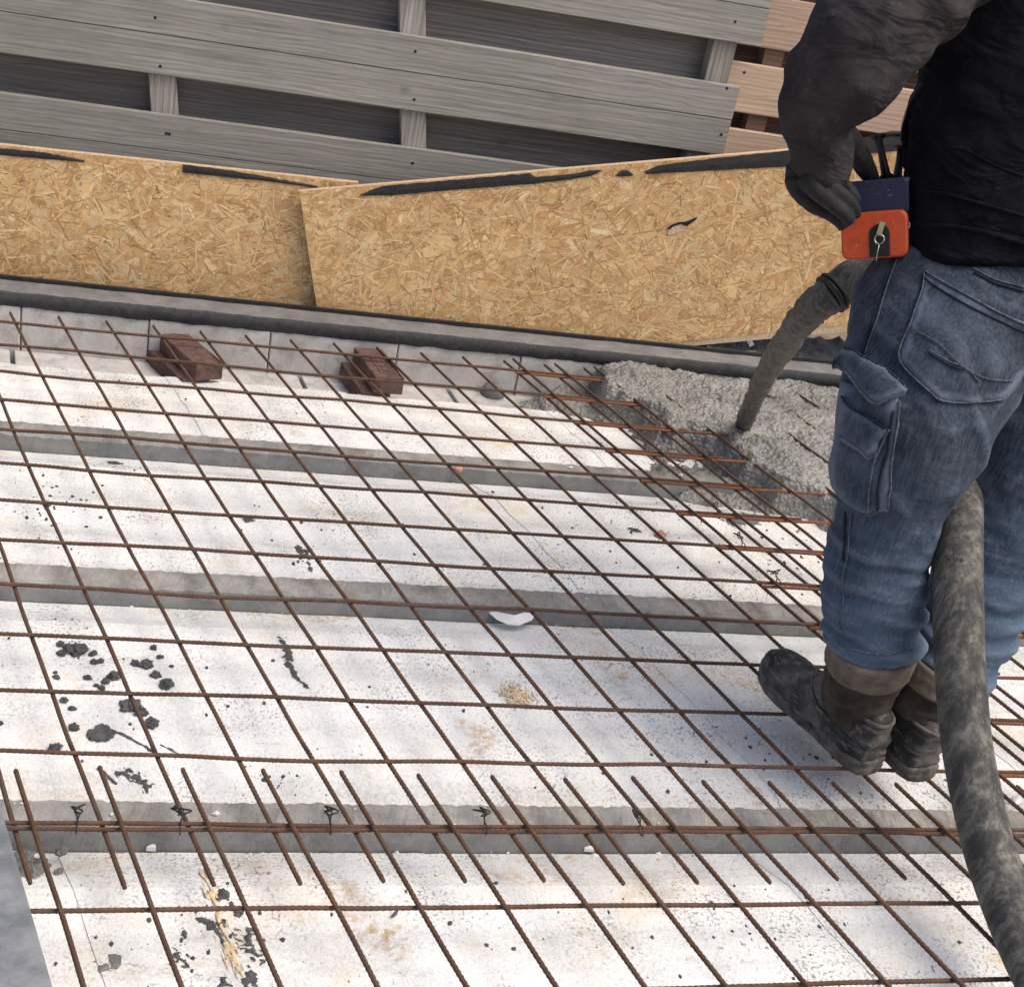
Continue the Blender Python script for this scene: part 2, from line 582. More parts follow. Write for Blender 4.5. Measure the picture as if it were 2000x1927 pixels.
# concrete floor beams -------------------------------------------------
b3n = at(300, 1664, z=Z_LEDGE).y
b2n = at(0, 1172, z=Z_LEDGE).y
BW = at(100, 1560, z=Z_BEAM).y - b3n
BN = [b3n - 0.61, b3n, b2n, b2n + 0.605]          # near faces of the four beams
names = ['grey concrete floor beam at the bottom edge of the floor, nearest the camera',
         'grey concrete floor beam lying under the doubled reinforcing bars and tie wires',
         'grey concrete floor beam with a torn white scrap lying against it',
         'grey concrete floor beam farthest back, nearest the red bricks']
for k, y0 in enumerate(BN):
    prof = [(-0.03, -0.2), (0.0, Z_LEDGE - 0.002), (0.0005, Z_LEDGE + 0.018), (0.003, Z_BEAM - 0.006), (0.008, Z_BEAM), (BW * 0.35, Z_BEAM), (BW * 0.7, Z_BEAM), (BW - 0.004, Z_BEAM), (BW, Z_BEAM - 0.006), (BW, Z_LEDGE), (BW + 0.03, -0.2)]
    nx = 620
    V, F = [], []
    for i in range(nx + 1):
        x = XL + (XR - XL) * i / nx
        for j, (dy, z) in enumerate(prof):
            a = 0.0025 if j in (3, 4, 5, 6) else 0.0008
            jit = 0.0042 * fb(x * 70, k * 7.0, j * 0.2) if j in (7, 8, 9) else 0.0012 * fb(x * 30, k * 3, j)
            V.append((x, y0 + dy + jit, z + a * fb(x * 60, dy * 90 + k * 9, 3.3)))
    p = len(prof)
    for i in range(nx):
        for j in range(p - 1):
            F.append((i * p + j, (i + 1) * p + j, (i + 1) * p + j + 1, i * p + j + 1))
    F.append(tuple(range(p))[::-1]); F.append(tuple(nx * p + j for j in range(p)))
    bme = mesh('floor_beam', V, F, False)
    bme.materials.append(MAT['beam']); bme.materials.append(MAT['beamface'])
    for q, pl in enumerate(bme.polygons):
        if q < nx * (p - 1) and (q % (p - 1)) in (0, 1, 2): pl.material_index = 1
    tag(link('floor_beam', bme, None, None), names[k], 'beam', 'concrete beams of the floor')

# polystyrene infill blocks -------------------------------------------
y_back = at(0, 703, z=Z_EPS).y
rows = [(BN[0] + BW, BN[1], [at(850, 1690, z=-0.09)], 'front row'),
        (BN[1] + BW, BN[2], [at(761, 1486, z=Z_EPS), at(1440, 1465, z=Z_EPS)], 'row behind the doubled bars'),
        (BN[2] + BW, BN[3], [at(396, 920, z=Z_EPS), at(928, 932, z=Z_EPS)], 'row between the two back beams'),
        (BN[3] + BW, y_back, [at(700, 790, z=Z_EPS), at(330, 745, z=Z_EPS)], 'row along the pale wall')]
JS = 0.552
EV, EF = [], []
for r, (ya, yb, js, where) in enumerate(rows):
    x0s = sorted([j.x - SH * j.y for j in js])            # joint position at y = 0
    base = x0s[0]
    cuts = sorted(set([round(base + JS * i, 4) for i in range(-3, 0)] + [round(x, 4) for x in x0s] + [round(x0s[-1] + JS * i, 4) for i in range(1, 6)]))
    cuts = [c for c in cuts if XL - 0.2 < c < XR + 0.5]
    last = (r == 3)
    D = yb - ya
    prof = [(0.003, -0.2), (0.003, Z_LEDGE), (0.03, Z_LEDGE + 0.001), (0.055, Z_EPS - 0.009), (0.1, Z_EPS - 0.001)]
    for q in range(1, 8):
        prof.append((0.1 + (D - 0.2) * q / 8, Z_EPS + 0.0035 * math.cos(q * math.pi / 2)))
    if last:
        prof += [(D - 0.09, Z_EPS), (D - 0.04, Z_EPS - 0.003), (D - 0.004, Z_EPS - 0.005), (D, Z_EPS - 0.012), (D, -0.2)]
    else:
        prof += [(D - 0.1, Z_EPS), (D - 0.096, Z_EPS - 0.0012), (D - 0.05, Z_EPS - 0.0155), (D - 0.003, Z_LEDGE + 0.002), (D - 0.003, -0.2)]
    p = len(prof)
    for ci in range(len(cuts) - 1):
        a, b = cuts[ci] + 0.0003, cuts[ci + 1] - 0.0003
        nx = 40
        dz = random.uniform(-0.0015, 0.0015)
        V, F = [], []
        for i in range(nx + 1):
            s = a + (b - a) * i / nx
            for j, (dy, z) in enumerate(prof):
                y = ya + dy
                x = s + SH * y
                if last and j >= p - 3:
                    y += 0.006 * fb(x * 25, 4.4)
                e = 0.0008 if i in (0, nx) and 0 < j < p - 1 else 0.0
                V.append((x, y, z + dz - e + (0.0009 * fb(x * 8, y * 8, r) if 0 < j < p - 1 else 0)))
        for i in range(nx):
            for j in range(p - 1):
                F.append((i * p + j, (i + 1) * p + j, (i + 1) * p + j + 1, i * p + j + 1))
        F.append(tuple(range(p))[::-1]); F.append(tuple(nx * p + j for j in range(p)))
        pos = ['leftmost', 'second', 'third', 'fourth', 'fifth', 'sixth', 'seventh', 'eighth', 'ninth'][ci]
        EF += [tuple(k_ + len(EV) for k_ in f_) for f_ in F]; EV += [Vector(v_) for v_ in V]
        o = link('insulation_block', mesh('insulation_block', V, F), None, MAT['eps'])
        tag(o, f'white polystyrene block, {pos} in the {where}' if ci == 0 else f'white polystyrene block, {pos} from left in the {where}', 'insulation', 'white polystyrene floor blocks')

EPSB = BVHTree.FromPolygons(EV, EF)


def gz(x, y):
    q = EPSB.ray_cast(Vector((x, y, 0.5)), Vector((0, 0, -1)))[0]
    return q.z if q else Z_EPS


# back wall ---------------------------------------------------------------
Y_W = at(0, 680, z=Z_SILL).y
z1 = at(0, 595, y=Y_W).z
z2 = at(0, 567, y=Y_W).z
Y_K = at(0, 546, z=z2).y
wall = empty('foundation_wall', (0.5, Y_W, Z_SILL), 'low wall of pale grey concrete blocks with a black coated top edge behind the floor', 'wall')
jx = [at(u, v, y=Y_W).x for u, v in ((-235, 640), (40, 650), (290, 655), (527, 670), (776, 690), (1016, 710))]
st = 0.33
while jx[-1] < XR:
    jx.append(jx[-1] + st)
jx = [XL] + [x for x in jx if x > XL + 0.1]
for i in range(len(jx) - 1):
    bm = bmesh.new()
    ny = 10
    a, b = jx[i] + 0.0015, jx[i + 1] - 0.0015
    dy = random.uniform(-0.002, 0.002)
    box(bm, a, b, Y_W + dy, Y_W + 0.075, Z_SILL - 0.1, z1 + 0.006 + random.uniform(-.002, .002))
    bev(bm, 0.003, 1)
    link('wall_block', bm_mesh('wall_block', bm), wall, MAT['block'])
# sill course in front of the wall
sx = [XL] + [at(u, v, z=Z_SILL).x for u, v in ((20, 692), (311, 720), (585, 740))]
while sx[-1] < XR:
    sx.append(sx[-1] + 0.42)
for i in range(len(sx) - 1):
    bm = bmesh.new()
    g = 0.006
    hexa(bm, [(sx[i] + g + SH * 0 * 0, y_back - 0.02, -0.25), (sx[i + 1] - g, y_back - 0.02, -0.25), (sx[i + 1] - g, Y_W - 0.002, -0.25), (sx[i] + g, Y_W - 0.002, -0.25),
              (sx[i] + g + 0.03, y_back - 0.02, Z_SILL), (sx[i + 1] - g + 0.03, y_back - 0.02, Z_SILL), (sx[i + 1] - g, Y_W - 0.002, Z_SILL), (sx[i] + g, Y_W - 0.002, Z_SILL)])
    bev(bm, 0.002)
    link('sill_block', bm_mesh('sill_block', bm), wall, MAT['block'])
# black coated face and grey mortar top
nx = 420
V, F = [], []
prof = [(0.004, z1 - 0.004), (-0.004, z1), (-0.009, z1 + 0.5 * (z2 - z1)), (-0.007, z2 - 0.004), (0.0, z2)]
p = len(prof)
for i in range(nx + 1):
    x = XL + (XR - XL) * i / nx
    for j, (dy, z) in enumerate(prof):
        lump = fb(x * 34, j * 2.3, 1.0)
        V.append((x, Y_W + dy - 0.003 * lump, z + (0.004 * fb(x * 19, j * 0.4, 7) if j < 2 else 0.002 * fb(x * 14, 2))))
for i in range(nx):
    for j in range(p - 1):
        F.append((i * p + j, (i + 1) * p + j, (i + 1) * p + j + 1, i * p + j + 1))
link('bitumen_face', mesh('bitumen_face', V, F, True), wall, MAT['bitface'])
V, F = [], []
prof = [(-0.002, z2 - 0.003), (0.0, z2), (0.3 * (Y_K - Y_W), z2 + 0.001), (Y_K - Y_W, z2 + 0.001), (Y_K - Y_W + 0.001, z2 - 0.3)]
p = len(prof)
for i in range(nx + 1):
    x = XL + (XR - XL) * i / nx
    for j, (dy, z) in enumerate(prof):
        V.append((x, Y_W + dy + 0.0015 * fb(x * 12, j), z + 0.0015 * fb(x * 9, j * 1.7) + (0.002 * fb(x * 14, 2) if j < 2 else 0)))
for i in range(nx):
    for j in range(p - 1):
        F.append((i * p + j, (i + 1) * p + j, (i + 1) * p + j + 1, i * p + j + 1))
link('mortar_top', mesh('mortar_top', V, F, False), wall, MAT['kerbtop'])
bm = bmesh.new()
box(bm, XL, XR, Y_K + 0.001, Y_K + 0.012, z2 - 0.3, z2 + 0.011)  # thin black strip along the foot of the boards
link('dark_strip', bm_mesh('dark_strip', bm), wall, MAT['bitumen'])

# oriented strand boards -----------------------------------------------------
PAL = [tuple(min(0.9, x * k) for x, k in zip(tuple(a_ * 0.85 + b_ * 0.15 for a_, b_ in zip(c, (0.66, 0.5, 0.28))), (1.3, 1.25, 1.2))) for c in [(0.62, 0.43, 0.21), (0.55, 0.36, 0.16), (0.68, 0.5, 0.27), (0.5, 0.31, 0.125), (0.74, 0.58, 0.35), (0.42, 0.25, 0.1), (0.58, 0.36, 0.19), (0.5, 0.27, 0.15), (0.64, 0.46, 0.24), (0.7, 0.52, 0.28), (0.66, 0.48, 0.25)]]


def osb(name, corners, yb, th, label, n, seed, tapes):
    """corners (u,v) TL,TR,BR,BL on plane y=yb"""
    rd = random.Random(seed)
    C = [at(u, v, y=yb) for u, v in corners]
    root = empty(name, (C[0] + C[2]) / 2, label, 'board')
    bm = bmesh.new()
    off = Vector((0, th, 0))
    hexa(bm, [C[3], C[2], C[2] + off, C[3] + off, C[0], C[1], C[1] + off, C[0] + off])
    link('panel', bm_mesh('panel', bm), root, MAT['osb_edge'])
    TL, TR, BR, BL = [np.array((c.x, c.z)) for c in C]
    V, F, CL = [], [], []
    ax = (TR - TL); Lx = np.linalg.norm(ax); ax = ax / Lx
    ay = (BL - TL); Ly = np.linalg.norm(ay); ay = ay / Ly
    for i in range(n):
        big = rd.random()
        if big < 0.42:
            l, wd, lay = rd.uniform(0.04, 0.11), rd.uniform(0.008, 0.028), rd.uniform(0.0003, 0.0009)
        elif big < 0.78:
            l, wd, lay = rd.uniform(0.025, 0.085), rd.uniform(0.0018, 0.0055), rd.uniform(0.0006, 0.0014)
        else:
            l, wd, lay = rd.uniform(0.006, 0.03), rd.uniform(0.0007, 0.0018), rd.uniform(0.001, 0.0018)
        th_ = rd.gauss(0.0, 0.75) if rd.random() < 0.6 else rd.uniform(0, math.pi)
        s, t = rd.uniform(0, Lx), rd.uniform(0, Ly)
        cx, sx_ = math.cos(th_), math.sin(th_)
        b0 = len(V)
        sk = rd.uniform(-0.4, 0.4)
        for (p_, q_) in ((-1, -1), (1, -1 + sk), (1 + sk * 0.1, 1), (-1, 1 - sk)):
            dx, dy = p_ * l / 2, q_ * wd / 2
            a_ = min(max(s + dx * cx - dy * sx_, 0.0005), Lx - 0.0005)
            b_ = min(max(t + dx * sx_ + dy * cx, 0.0005), Ly - 0.0005)
            q = TL + ax * a_ + ay * b_
            V.append((q[0], yb - lay - 0.0004 * rd.random(), q[1]))
        F.append((b0, b0 + 1, b0 + 2, b0 + 3))
        c = rd.choice(PAL)
        k = rd.uniform(0.74, 1.12)
        if big >= 0.78 and rd.random() < 0.5:
            k *= 0.4
        CL.append((c[0] * k, c[1] * k, c[2] * k, 1))
    me = mesh('wood_strands', V, F)
    at_ = me.color_attributes.new('col', 'FLOAT_COLOR', 'CORNER')
    at_.data.foreach_set('color', np.repeat(np.array(CL, np.float32), 4, axis=0).ravel())
    o = link('wood_strands', me, root, MAT['strand'])
    o['kind'] = 'stuff'
    for poly in tapes:
        bm = bmesh.new()
        top, bot = poly
        def rs(line, m):
            pts = [np.array(q, float) for q in line]
            seg = np.cumsum([0] + [np.linalg.norm(pts[i + 1] - pts[i]) for i in range(len(pts) - 1)])
            return [np.array([np.interp(seg[-1] * k_ / m, seg, [q[d] for q in pts]) for d in (0, 1)]) for k_ in range(m + 1)]
        m = 40
        A, B = rs(top, m), rs(bot, m)
        va = []
        for k_ in range(m + 1):
            j1, j2 = 2.2 * fb(k_ * 0.7, seed), 2.2 * fb(k_ * 0.7, seed + 9)
            pa = at(A[k_][0], A[k_][1] + j1, y=yb - 0.0045)
            pb = at(B[k_][0], B[k_][1] + j2 * 0.5, y=yb - 0.0045)
            mid = (pa + pb) / 2 + Vector((0, -0.0015 - 0.001 * n3(k_ * 0.6, seed), 0))
            va.append([bm.verts.new(q) for q in (pa + Vector((0, .004, 0)), pa, mid, pb, pb + Vector((0, .004, 0)))])
        for k_ in range(m):
            for j in range(4):
                bm.faces.new((va[k_][j], va[k_ + 1][j], va[k_ + 1][j + 1], va[k_][j + 1]))
        link('bitumen_strip', bm_mesh('bitumen_strip', bm), root, MAT['bitumen'])
    return root


Y_O1 = Y_K + 0.062
Y_O2 = Y_K + 0.026
osb('strand_board', [(-330, 248), (700, 357), (720, 700), (-330, 640)], Y_O1, 0.018, 'left strand board tucked behind the tilted board, with two short black strips', 11000, 3,
    [([(-60, 283), (0, 290), (90, 299), (165, 314)], [(-60, 300), (0, 303), (90, 311), (165, 317)]),
     ([(357, 322), (430, 331), (470, 337), (620, 364)], [(357, 337), (440, 346), (520, 354), (620, 367)])])
osb('strand_board', [(584, 374), (2180, 240), (2260, 592), (640, 741)], Y_O2, 0.018, 'right strand board tilted up to the right behind the worker, black strip along its top', 19000, 4,
    [([(704, 381), (745, 364), (900, 351), (1035, 339), (1045, 346), (1110, 342), (1155, 333), (1176, 333)], [(704, 382), (765, 382), (900, 370), (1046, 359), (1060, 357), (1110, 351), (1155, 344), (1172, 336)]),
     ([(1203, 343), (1215, 333), (1228, 334), (1237, 341)], [(1203, 344), (1215, 345), (1228, 344), (1237, 343)]),
     ([(1258, 336), (1290, 323), (1400, 309), (1530, 296), (1700, 268), (1850, 250)], [(1262, 340), (1300, 338), (1400, 333), (1530, 326), (1700, 300), (1850, 285)])])

gb = [o for o in COL.objects if o.name == 'strand_board.001'][0]
for nm, poly, mt, yy in (('bare_flake', [(1304, 452), (1312, 442), (1330, 438), (1345, 440), (1335, 452), (1318, 457), (1306, 462)], 'osb_edge', 0.0035),
                         ('torn_gash', [(1303, 448), (1310, 440), (1326, 434), (1340, 433), (1354, 427), (1362, 424), (1360, 429), (1350, 436), (1342, 442), (1330, 438), (1316, 442), (1308, 448)], 'black', 0.005)):
    bm = bmesh.new()
    fr_ = [bm.verts.new(at(u, v, y=Y_O2 - yy)) for u, v in poly]
    bk_ = [bm.verts.new(at(u, v, y=Y_O2 - 0.0005)) for u, v in poly]
    bm.faces.new(fr_)
    for i in range(len(poly)):
        j = (i + 1) % len(poly)
        bm.faces.new((fr_[i], bk_[i], bk_[j], fr_[j]))
    link(nm, bm_mesh(nm, bm), gb, MAT[mt])

# fences ------------------------------------------------------------------------
Y_F = Y_O1 + 0.07
fence = empty('fence', at(700, 420, y=Y_F), 'weathered grey wooden fence of wide overlapping boards behind the strand boards', 'fence')
BT = 0.017
x_end = at(1443, 180, y=Y_F).x


def board(parent, name, x0, x1, z0, z1, y, mat, groove=True, dip=0.0, nails=(), seed=0):
    bm = bmesh.new()
    nx = 24
    def sl(x):
        return dip * (x - x0)
    prof = [(0, z0), (0, z0 + 0.001)]
    pr = [(BT, z0), (0.003, z0), (0, z0 + 0.003)]
    if groove:
        zm = z0 + (z1 - z0) * 0.52
        pr += [(0, zm - 0.002), (0.005, zm), (0, zm + 0.002)]
    pr += [(0, z1 - 0.003), (0.003, z1), (BT, z1)]
    rings = []
    for i in range(nx + 1):
        x = x0 + (x1 - x0) * i / nx
        jit = 0.0015 * n3(x * 5, seed)
        rings.append([bm.verts.new((x + (0.004 * n3(z * 60, seed) if i == nx else 0), y + dy + jit, z + sl(x) + 0.0015 * n3(x * 3, seed, z))) for dy, z in pr])
    k = len(pr)
    for i in range(nx):
        for j in range(k):
            j2 = (j + 1) % k
            bm.faces.new((rings[i][j], rings[i + 1][j], rings[i + 1][j2], rings[i][j2]))
    bm.faces.new(rings[0]); bm.faces.new(rings[-1][::-1])
    o = link(name, bm_mesh(name, bm), parent, mat)
    for (u, v) in nails:
        c = at(u, v, y=y - 0.0008)
        b2 = bmesh.new()
        loft(b2, [c + Vector((0, 0.004, 0)), c, c + Vector((0, -0.0005, 0))], [0.0042, 0.0042, 0.003], 8, ref=Vector((0, 0, 1)))
        link('nail', bm_mesh('nail', b2), o, MAT['black'])
    return o


def zf(u, v, y): return at(u, v, y=y).z


XA = -1.6
# front boards: heights measured at two ends so they follow the photograph's slight fall
def fit_board(p_top, p_bot, y):
    return at(*p_top, y=y).z, at(*p_bot, y=y).z


zA1, zA0 = zf(750, 61, Y_F), zf(750, 210, Y_F)
zB1 = zf(690, 274, Y_F)
zZ0 = zf(1100, 29, Y_F)
wA = zA1 - zA0
gap = zA0 - zB1
board(fence, 'fence_board', XA, x_end, zA0, zA1, Y_F, MAT['grey_wood'], True, 0, [(303, 35), (313, 130), (811, 101), (809, 195), (1420, 173), (1409, 263)], 1)
board(fence, 'fence_board', XA, x_end - 0.012, zB1 - wA, zB1, Y_F, MAT['grey_wood'], True, 0, [(325, 261), (331, 262), (806, 319)], 2)
board(fence, 'fence_board', XA, x_end + 0.03, zZ0, zZ0 + wA, Y_F, MAT['grey_wood'], True, 0, [(1436, 43)], 3)
board(fence, 'fence_board', XA, x_end, zZ0 + wA + gap, zZ0 + 2 * wA + gap, Y_F, MAT['grey_wood'], True, 0, [], 4)
# rear boards fill the gaps from behind
Y_R = Y_F + BT + 0.052
zz = zB1 - wA * 1.4
for i in range(6):
    board(fence, 'rear_board', XA, x_end - 0.03, zz, zz + wA * 1.02, Y_R + 0.004 * (i % 2), MAT['shaded_grey_wood'], False, 0, [], 10 + i)
    zz += wA * 1.0
# posts between the two layers (they lean a little)
for (ua, va, ub, vb) in ((318, 165, 322, 228), (806, 60, 808, 290), (1418, 80, 1402, 145)):
    yp = Y_F + BT + 0.001
    a, b = at(ua, va, y=yp), at(ub, vb, y=yp)
    d = (a - b).normalized()
    lo, hi = b - d * ((b.z + 0.42) / d.z), b + d * ((1.6 - b.z) / d.z)
    hw = 0.035
    bm = bmesh.new()
    hexa(bm, [lo + Vector((-hw, 0, 0)), lo + Vector((hw, 0, 0)), lo + Vector((hw, .05, 0)), lo + Vector((-hw, .05, 0)), hi + Vector((-hw, 0, 0)), hi + Vector((hw, 0, 0)), hi + Vector((hw, .05, 0)), hi + Vector((-hw, .05, 0))])
    bev(bm, 0.002)
    link('fence_post', bm_mesh('fence_post', bm), fence, MAT['post_wood'])

fence2 = empty('fence', at(1700, 280, y=Y_F + 0.03), 'newer pinkish brown wooden fence of spaced boards behind the worker', 'fence')
Y_N = Y_F + 0.035
xa2, xb2 = x_end - 0.05, 3.4
zn = [zf(1449, 89, Y_N), zf(1444, 121, Y_N), zf(1444, 220, Y_N), zf(1440, 252.5, Y_N)]
wN = zn[1] - zn[2]
gN = zn[2] - zn[3]
for i in range(5):
    z0 = zn[2] + (i - 2) * (wN + gN) + 0
    board(fence2, 'fence_board', xa2, xb2, z0, z0 + wN, Y_N, MAT['new_wood'], False, 0, [(1475, 72)] if i == 3 else ([(1454, 142)] if i == 2 else []), 30 + i)
for i in range(6):
    z0 = zn[2] - wN * 0.55 + (i - 2) * (wN + gN)
    board(fence2, 'rear_board', xa2, xb2, z0 + 0.004, z0 + wN * 1.25 + gN, Y_N + 0.075 + 0.02 * (i % 2), MAT['new_shaded'], False, 0, [], 40 + i)
for x in (xa2 + 0.12, 2.5):
    bm = bmesh.new()
    box(bm, x, x + 0.06, Y_N + BT + 0.004, Y_N + 0.07, -0.42, 1.3)
    link('fence_post', bm_mesh('fence_post', bm), fence2, MAT['new_shaded'])

# crumpled black membrane behind the kerb at right
bm = bmesh.new()
V = []
nx, ny = 60, 8
for i in range(nx + 1):
    x = 1.35 + 1.3 * i / nx
    row = []
    for j in range(ny + 1):
        y = Y_K + 0.014 + 0.16 * j / ny
        row.append(bm.verts.new((x, y, z2 + 0.004 + 0.022 * abs(fb(x * 16, y * 22)) + 0.012 * (j / ny))))
    V.append(row)
for i in range(nx):
    for j in range(ny):
        bm.faces.new((V[i][j], V[i + 1][j], V[i + 1][j + 1], V[i][j + 1]))
tag(link('membrane', bm_mesh('membrane', bm), None, MAT['bitumen']), 'crumpled black membrane on the wall top under the tilted board', 'membrane')

# galvanised edge profile bottom left (close to the camera)
ZG = 0.16
A = at(-6, 1545, z=ZG); B = at(110, 1947, z=ZG)
dv = (B - A).normalized()
A2 = A - dv * 0.03; B2 = B + dv * 0.5
side = Vector((-dv.y, dv.x, 0)).normalized()
if side.x > 0: side = -side
bm = bmesh.new()
lo = Vector((0, 0, -0.3))
w_ = side * 0.14
hexa(bm, [B2 + lo, A2 + lo, A2 + w_ + lo, B2 + w_ + lo, B2, A2, A2 + w_, B2 + w_])
bev(bm, 0.004, 2)
tag(link('steel_profile', bm_mesh('steel_profile', bm), None, MAT['galv']), 'blue grey galvanised steel profile cutting across the bottom left corner', 'steel profile')

# ------------------------------------------------------------------ reinforcing mesh
def bar_mesh(name, length, bends, seed, mat):
    """ribbed bar along +X"""
    step = 0.0045
    n = int(length / step)
    sides = 6
    V, F = [], []
    for i in range(n + 1):
        x = length * i / n
        r = 0.0034 if i % 2 else 0.0042
        if i in (0, n): r = 0.0034
        yo = bends * fb(x * 1.3, seed) * min(1, x * 3, (length - x) * 3)
        zo = bends * 0.8 * fb(x * 1.6, seed + 5) * min(1, x * 3, (length - x) * 3)
        for s in range(sides):
            th = 2 * math.pi * s / sides + 0.3
            V.append((x + 0.0012 * math.sin(th), yo + r * math.cos(th), zo + r * math.sin(th)))
    for i in range(n):
        for s in range(sides):
            s2 = (s + 1) % sides
            F.append((i * sides + s, (i + 1) * sides + s, (i + 1) * sides + s2, i * sides + s2))
    F.append(tuple(range(sides))); F.append(tuple(n * sides + s for s in range(sides))[::-1])
    me = mesh(name, V, F, True)
    me.materials.append(mat)
    return me


def panel(label, l0, l1, xoff, ts, yoff, zT, zL, y_top, y_bot, left, right, mat_t, mat_l, seed):
    root = empty('rebar_mesh', (LS * l0 + xoff + SH * (ts[0] * TS + yoff), ts[0] * TS + yoff, zT), label, 'reinforcing mesh')
    tl = LS * (l1 - l0) + left + right
    tm = [bar_mesh('cross_bar', tl, 0.006, seed + i, mat_t) for i in range(3)]
    ll = (y_top - y_bot) * math.hypot(1, SH)
    lm = [bar_mesh('long_bar', ll, 0.006, seed + 20 + i, mat_l) for i in range(3)]
    rz = math.atan2(1, SH)
    for i, t in enumerate(ts):
        y = t * TS + yoff
        o = link('cross_bar', tm[i % 3], root, None, (LS * l0 + xoff - left + SH * y, y + random.uniform(-.0015, .0015), zT + random.uniform(-.001, .001)))
    for l in range(l0, l1 + 1):
        x0 = LS * l + xoff
        jl = random.uniform(-0.012, 0.0)
        o = link('long_bar', lm[l % 3], root, None, (x0 + SH * (y_bot + jl), y_bot + jl, zL))
        o.rotation_euler = (0, 0, rz)
    return root


panel('large back panel of brown rusty square reinforcing mesh covering most of the floor', -6, 13, 0.0, list(range(12, -1, -1)), 0.0062, 0.0, -0.009, 1.925, -0.098, 0.06, 0.067, MAT['rust'], MAT['rust'], 11)
panel('front panel of brown rusty mesh, its bar ends sticking out past the doubled bars', -4, 11, 0.0215, [0, -1, -2, -3, -4], -0.0052, 0.0, 0.009, 0.118, -0.66, 0.06, 0.5, MAT['rust'], MAT['rust'], 50)
panel('right panel of orange rusty mesh overlapping the back panel and sinking into wet concrete', 11, 19, 0.013, list(range(12, -1, -1)), -0.006, 0.0, 0.008, 1.9, -0.11, 0.03, 0.06, MAT['rust2'], MAT['rust'], 80)


# tie wires
def tie(u, v, label, big=1.0):
    c = at(u, v, z=0.004)
    bm = bmesh.new()
    r = 0.0011
    loop = [c + Vector((0.0, 0.0055 * math.cos(a) * 1.9 - 0.001, 0.0065 * math.sin(a))) for a in [i * math.pi / 6 for i in range(13)]]
    loft(bm, loop, [r] * len(loop), 5)
    rd = random.Random(int(u))
    top = c + Vector((0, 0.009, 0.004))
    for s in range(2):
        pts = [top, top + Vector((rd.uniform(-.003, .003), 0.008, 0.003)), top + Vector((rd.uniform(-.006, .006), 0.016, 0.004)), top + Vector((rd.uniform(-.016, .016), 0.026 * big, 0.002 + 0.005 * s)), top + Vector((rd.uniform(-.016, .016), 0.018 * big, 0.004)), top + Vector((rd.uniform(-.006, .006), 0.01, 0.003))]
        pts = [Vector(q) for q in spline([tuple(q) for q in pts], 4)]
        loft(bm, pts, [r * 1.25] * len(pts), 5)
    tag(link('tie_wire', bm_mesh('tie_wire', bm, True), None, MAT['wire']), label, 'tie wire', 'wire ties on the mesh laps')


tie(150, 1614, 'black twisted tie wire on the doubled bars nearest the steel profile')
tie(352, 1616, 'looped tie wire on the doubled bars, second from the left end')
tie(645, 1616, 'dark green tie wire on the doubled bars, third from the left end')
tie(948, 1617, 'bow shaped tie wire on the doubled bars, fourth from the left end')
tie(1252, 1620, 'tangled tie wire on the doubled bars, farthest right of the row')
tie(1403, 1006, 'curled tie wire on an orange lap bar beside the wet concrete', 1.4)
tie(1452, 1066, 'curled tie wire hanging below an orange lap bar in the middle of the lap', 1.4)
tie(1520, 1136, 'tie wire on the doubled bars just left of the worker\'s knee')


# ------------------------------------------------------------------ bricks
def brick(top, h, label, mark=False):
    """top: FL, FR, BR, BL corners of the upper face (world)"""
    bm = bmesh.new()
    dn_ = Vector((0, 0, -h))
    hexa(bm, [q + dn_ for q in top] + list(top))
    bev(bm, 0.0035, 2)
    me_ = bm_mesh('brick', bm)
    o = link('brick', me_, None, MAT['brick'])
    tag(o, label, 'brick', 'red bricks propping the mesh')
    if mark:
        bm = bmesh.new()
        ex = top[1] - top[0]; back = top[3] - top[0]
        z = ex.cross(back).normalized()
        def pt(a, b): return top[0] + ex * a + back * b
        def ridge(a, b, w=0.003, hh=0.002):
            d = (b - a).normalized(); s = d.cross(z) * w / 2
            hexa(bm, [a - s - z * .001, b - s - z * .001, b + s - z * .001, a + s - z * .001, a - s * .6 + z * hh, b - s * .6 + z * hh, b + s * .6 + z * hh, a + s * .6 + z * hh])
        fr_ = [(0.3, 0.12), (0.78, 0.12), (0.78, 0.72), (0.3, 0.72)]
        for i in range(4):
            ridge(pt(*fr_[i]), pt(*fr_[(i + 1) % 4]), 0.004)
        for k in range(7):
            b = 0.17 + k * 0.075
            ridge(pt(0.38, b), pt(0.6, b + 0.03 * (-1) ** k))
        ridge(pt(0.68, 0.2), pt(0.68, 0.5), 0.005)
        link('stamped_mark', bm_mesh('stamped_mark', bm), o, MAT['brick'])
    return o


HB = 0.05
ZT = Z_SILL + 2 * HB - 0.003
for nm, (FL, FR, BR, BL) in {'left': ((383, 712), (437, 708), (369, 650), (313, 652)), 'right': ((733, 736), (791, 740), (746, 684), (691, 677))}.items():
    fl_, fr_ = at(*FL, z=ZT), at(*FR, z=ZT)
    bl_ = at(*BL, y=Y_W - 0.012)
    br_ = bl_ + (fr_ - fl_)
    T4 = [fl_, fr_, br_, bl_]
    brick(T4, HB - 0.002, f'upper dark red brick of the {nm} pair on the sill' + (', plain top' if nm == 'left' else ', mark stamped on top'), nm == 'right')
    off = Vector((-0.03, 0.008, -HB))
    L4 = [q + off for q in T4]
    L4 = [Vector((q.x, min(q.y, Y_W - 0.006), q.z)) for q in L4]
    brick(L4, HB - 0.003, f'lower dark red brick of the {nm} pair on the pale sill')

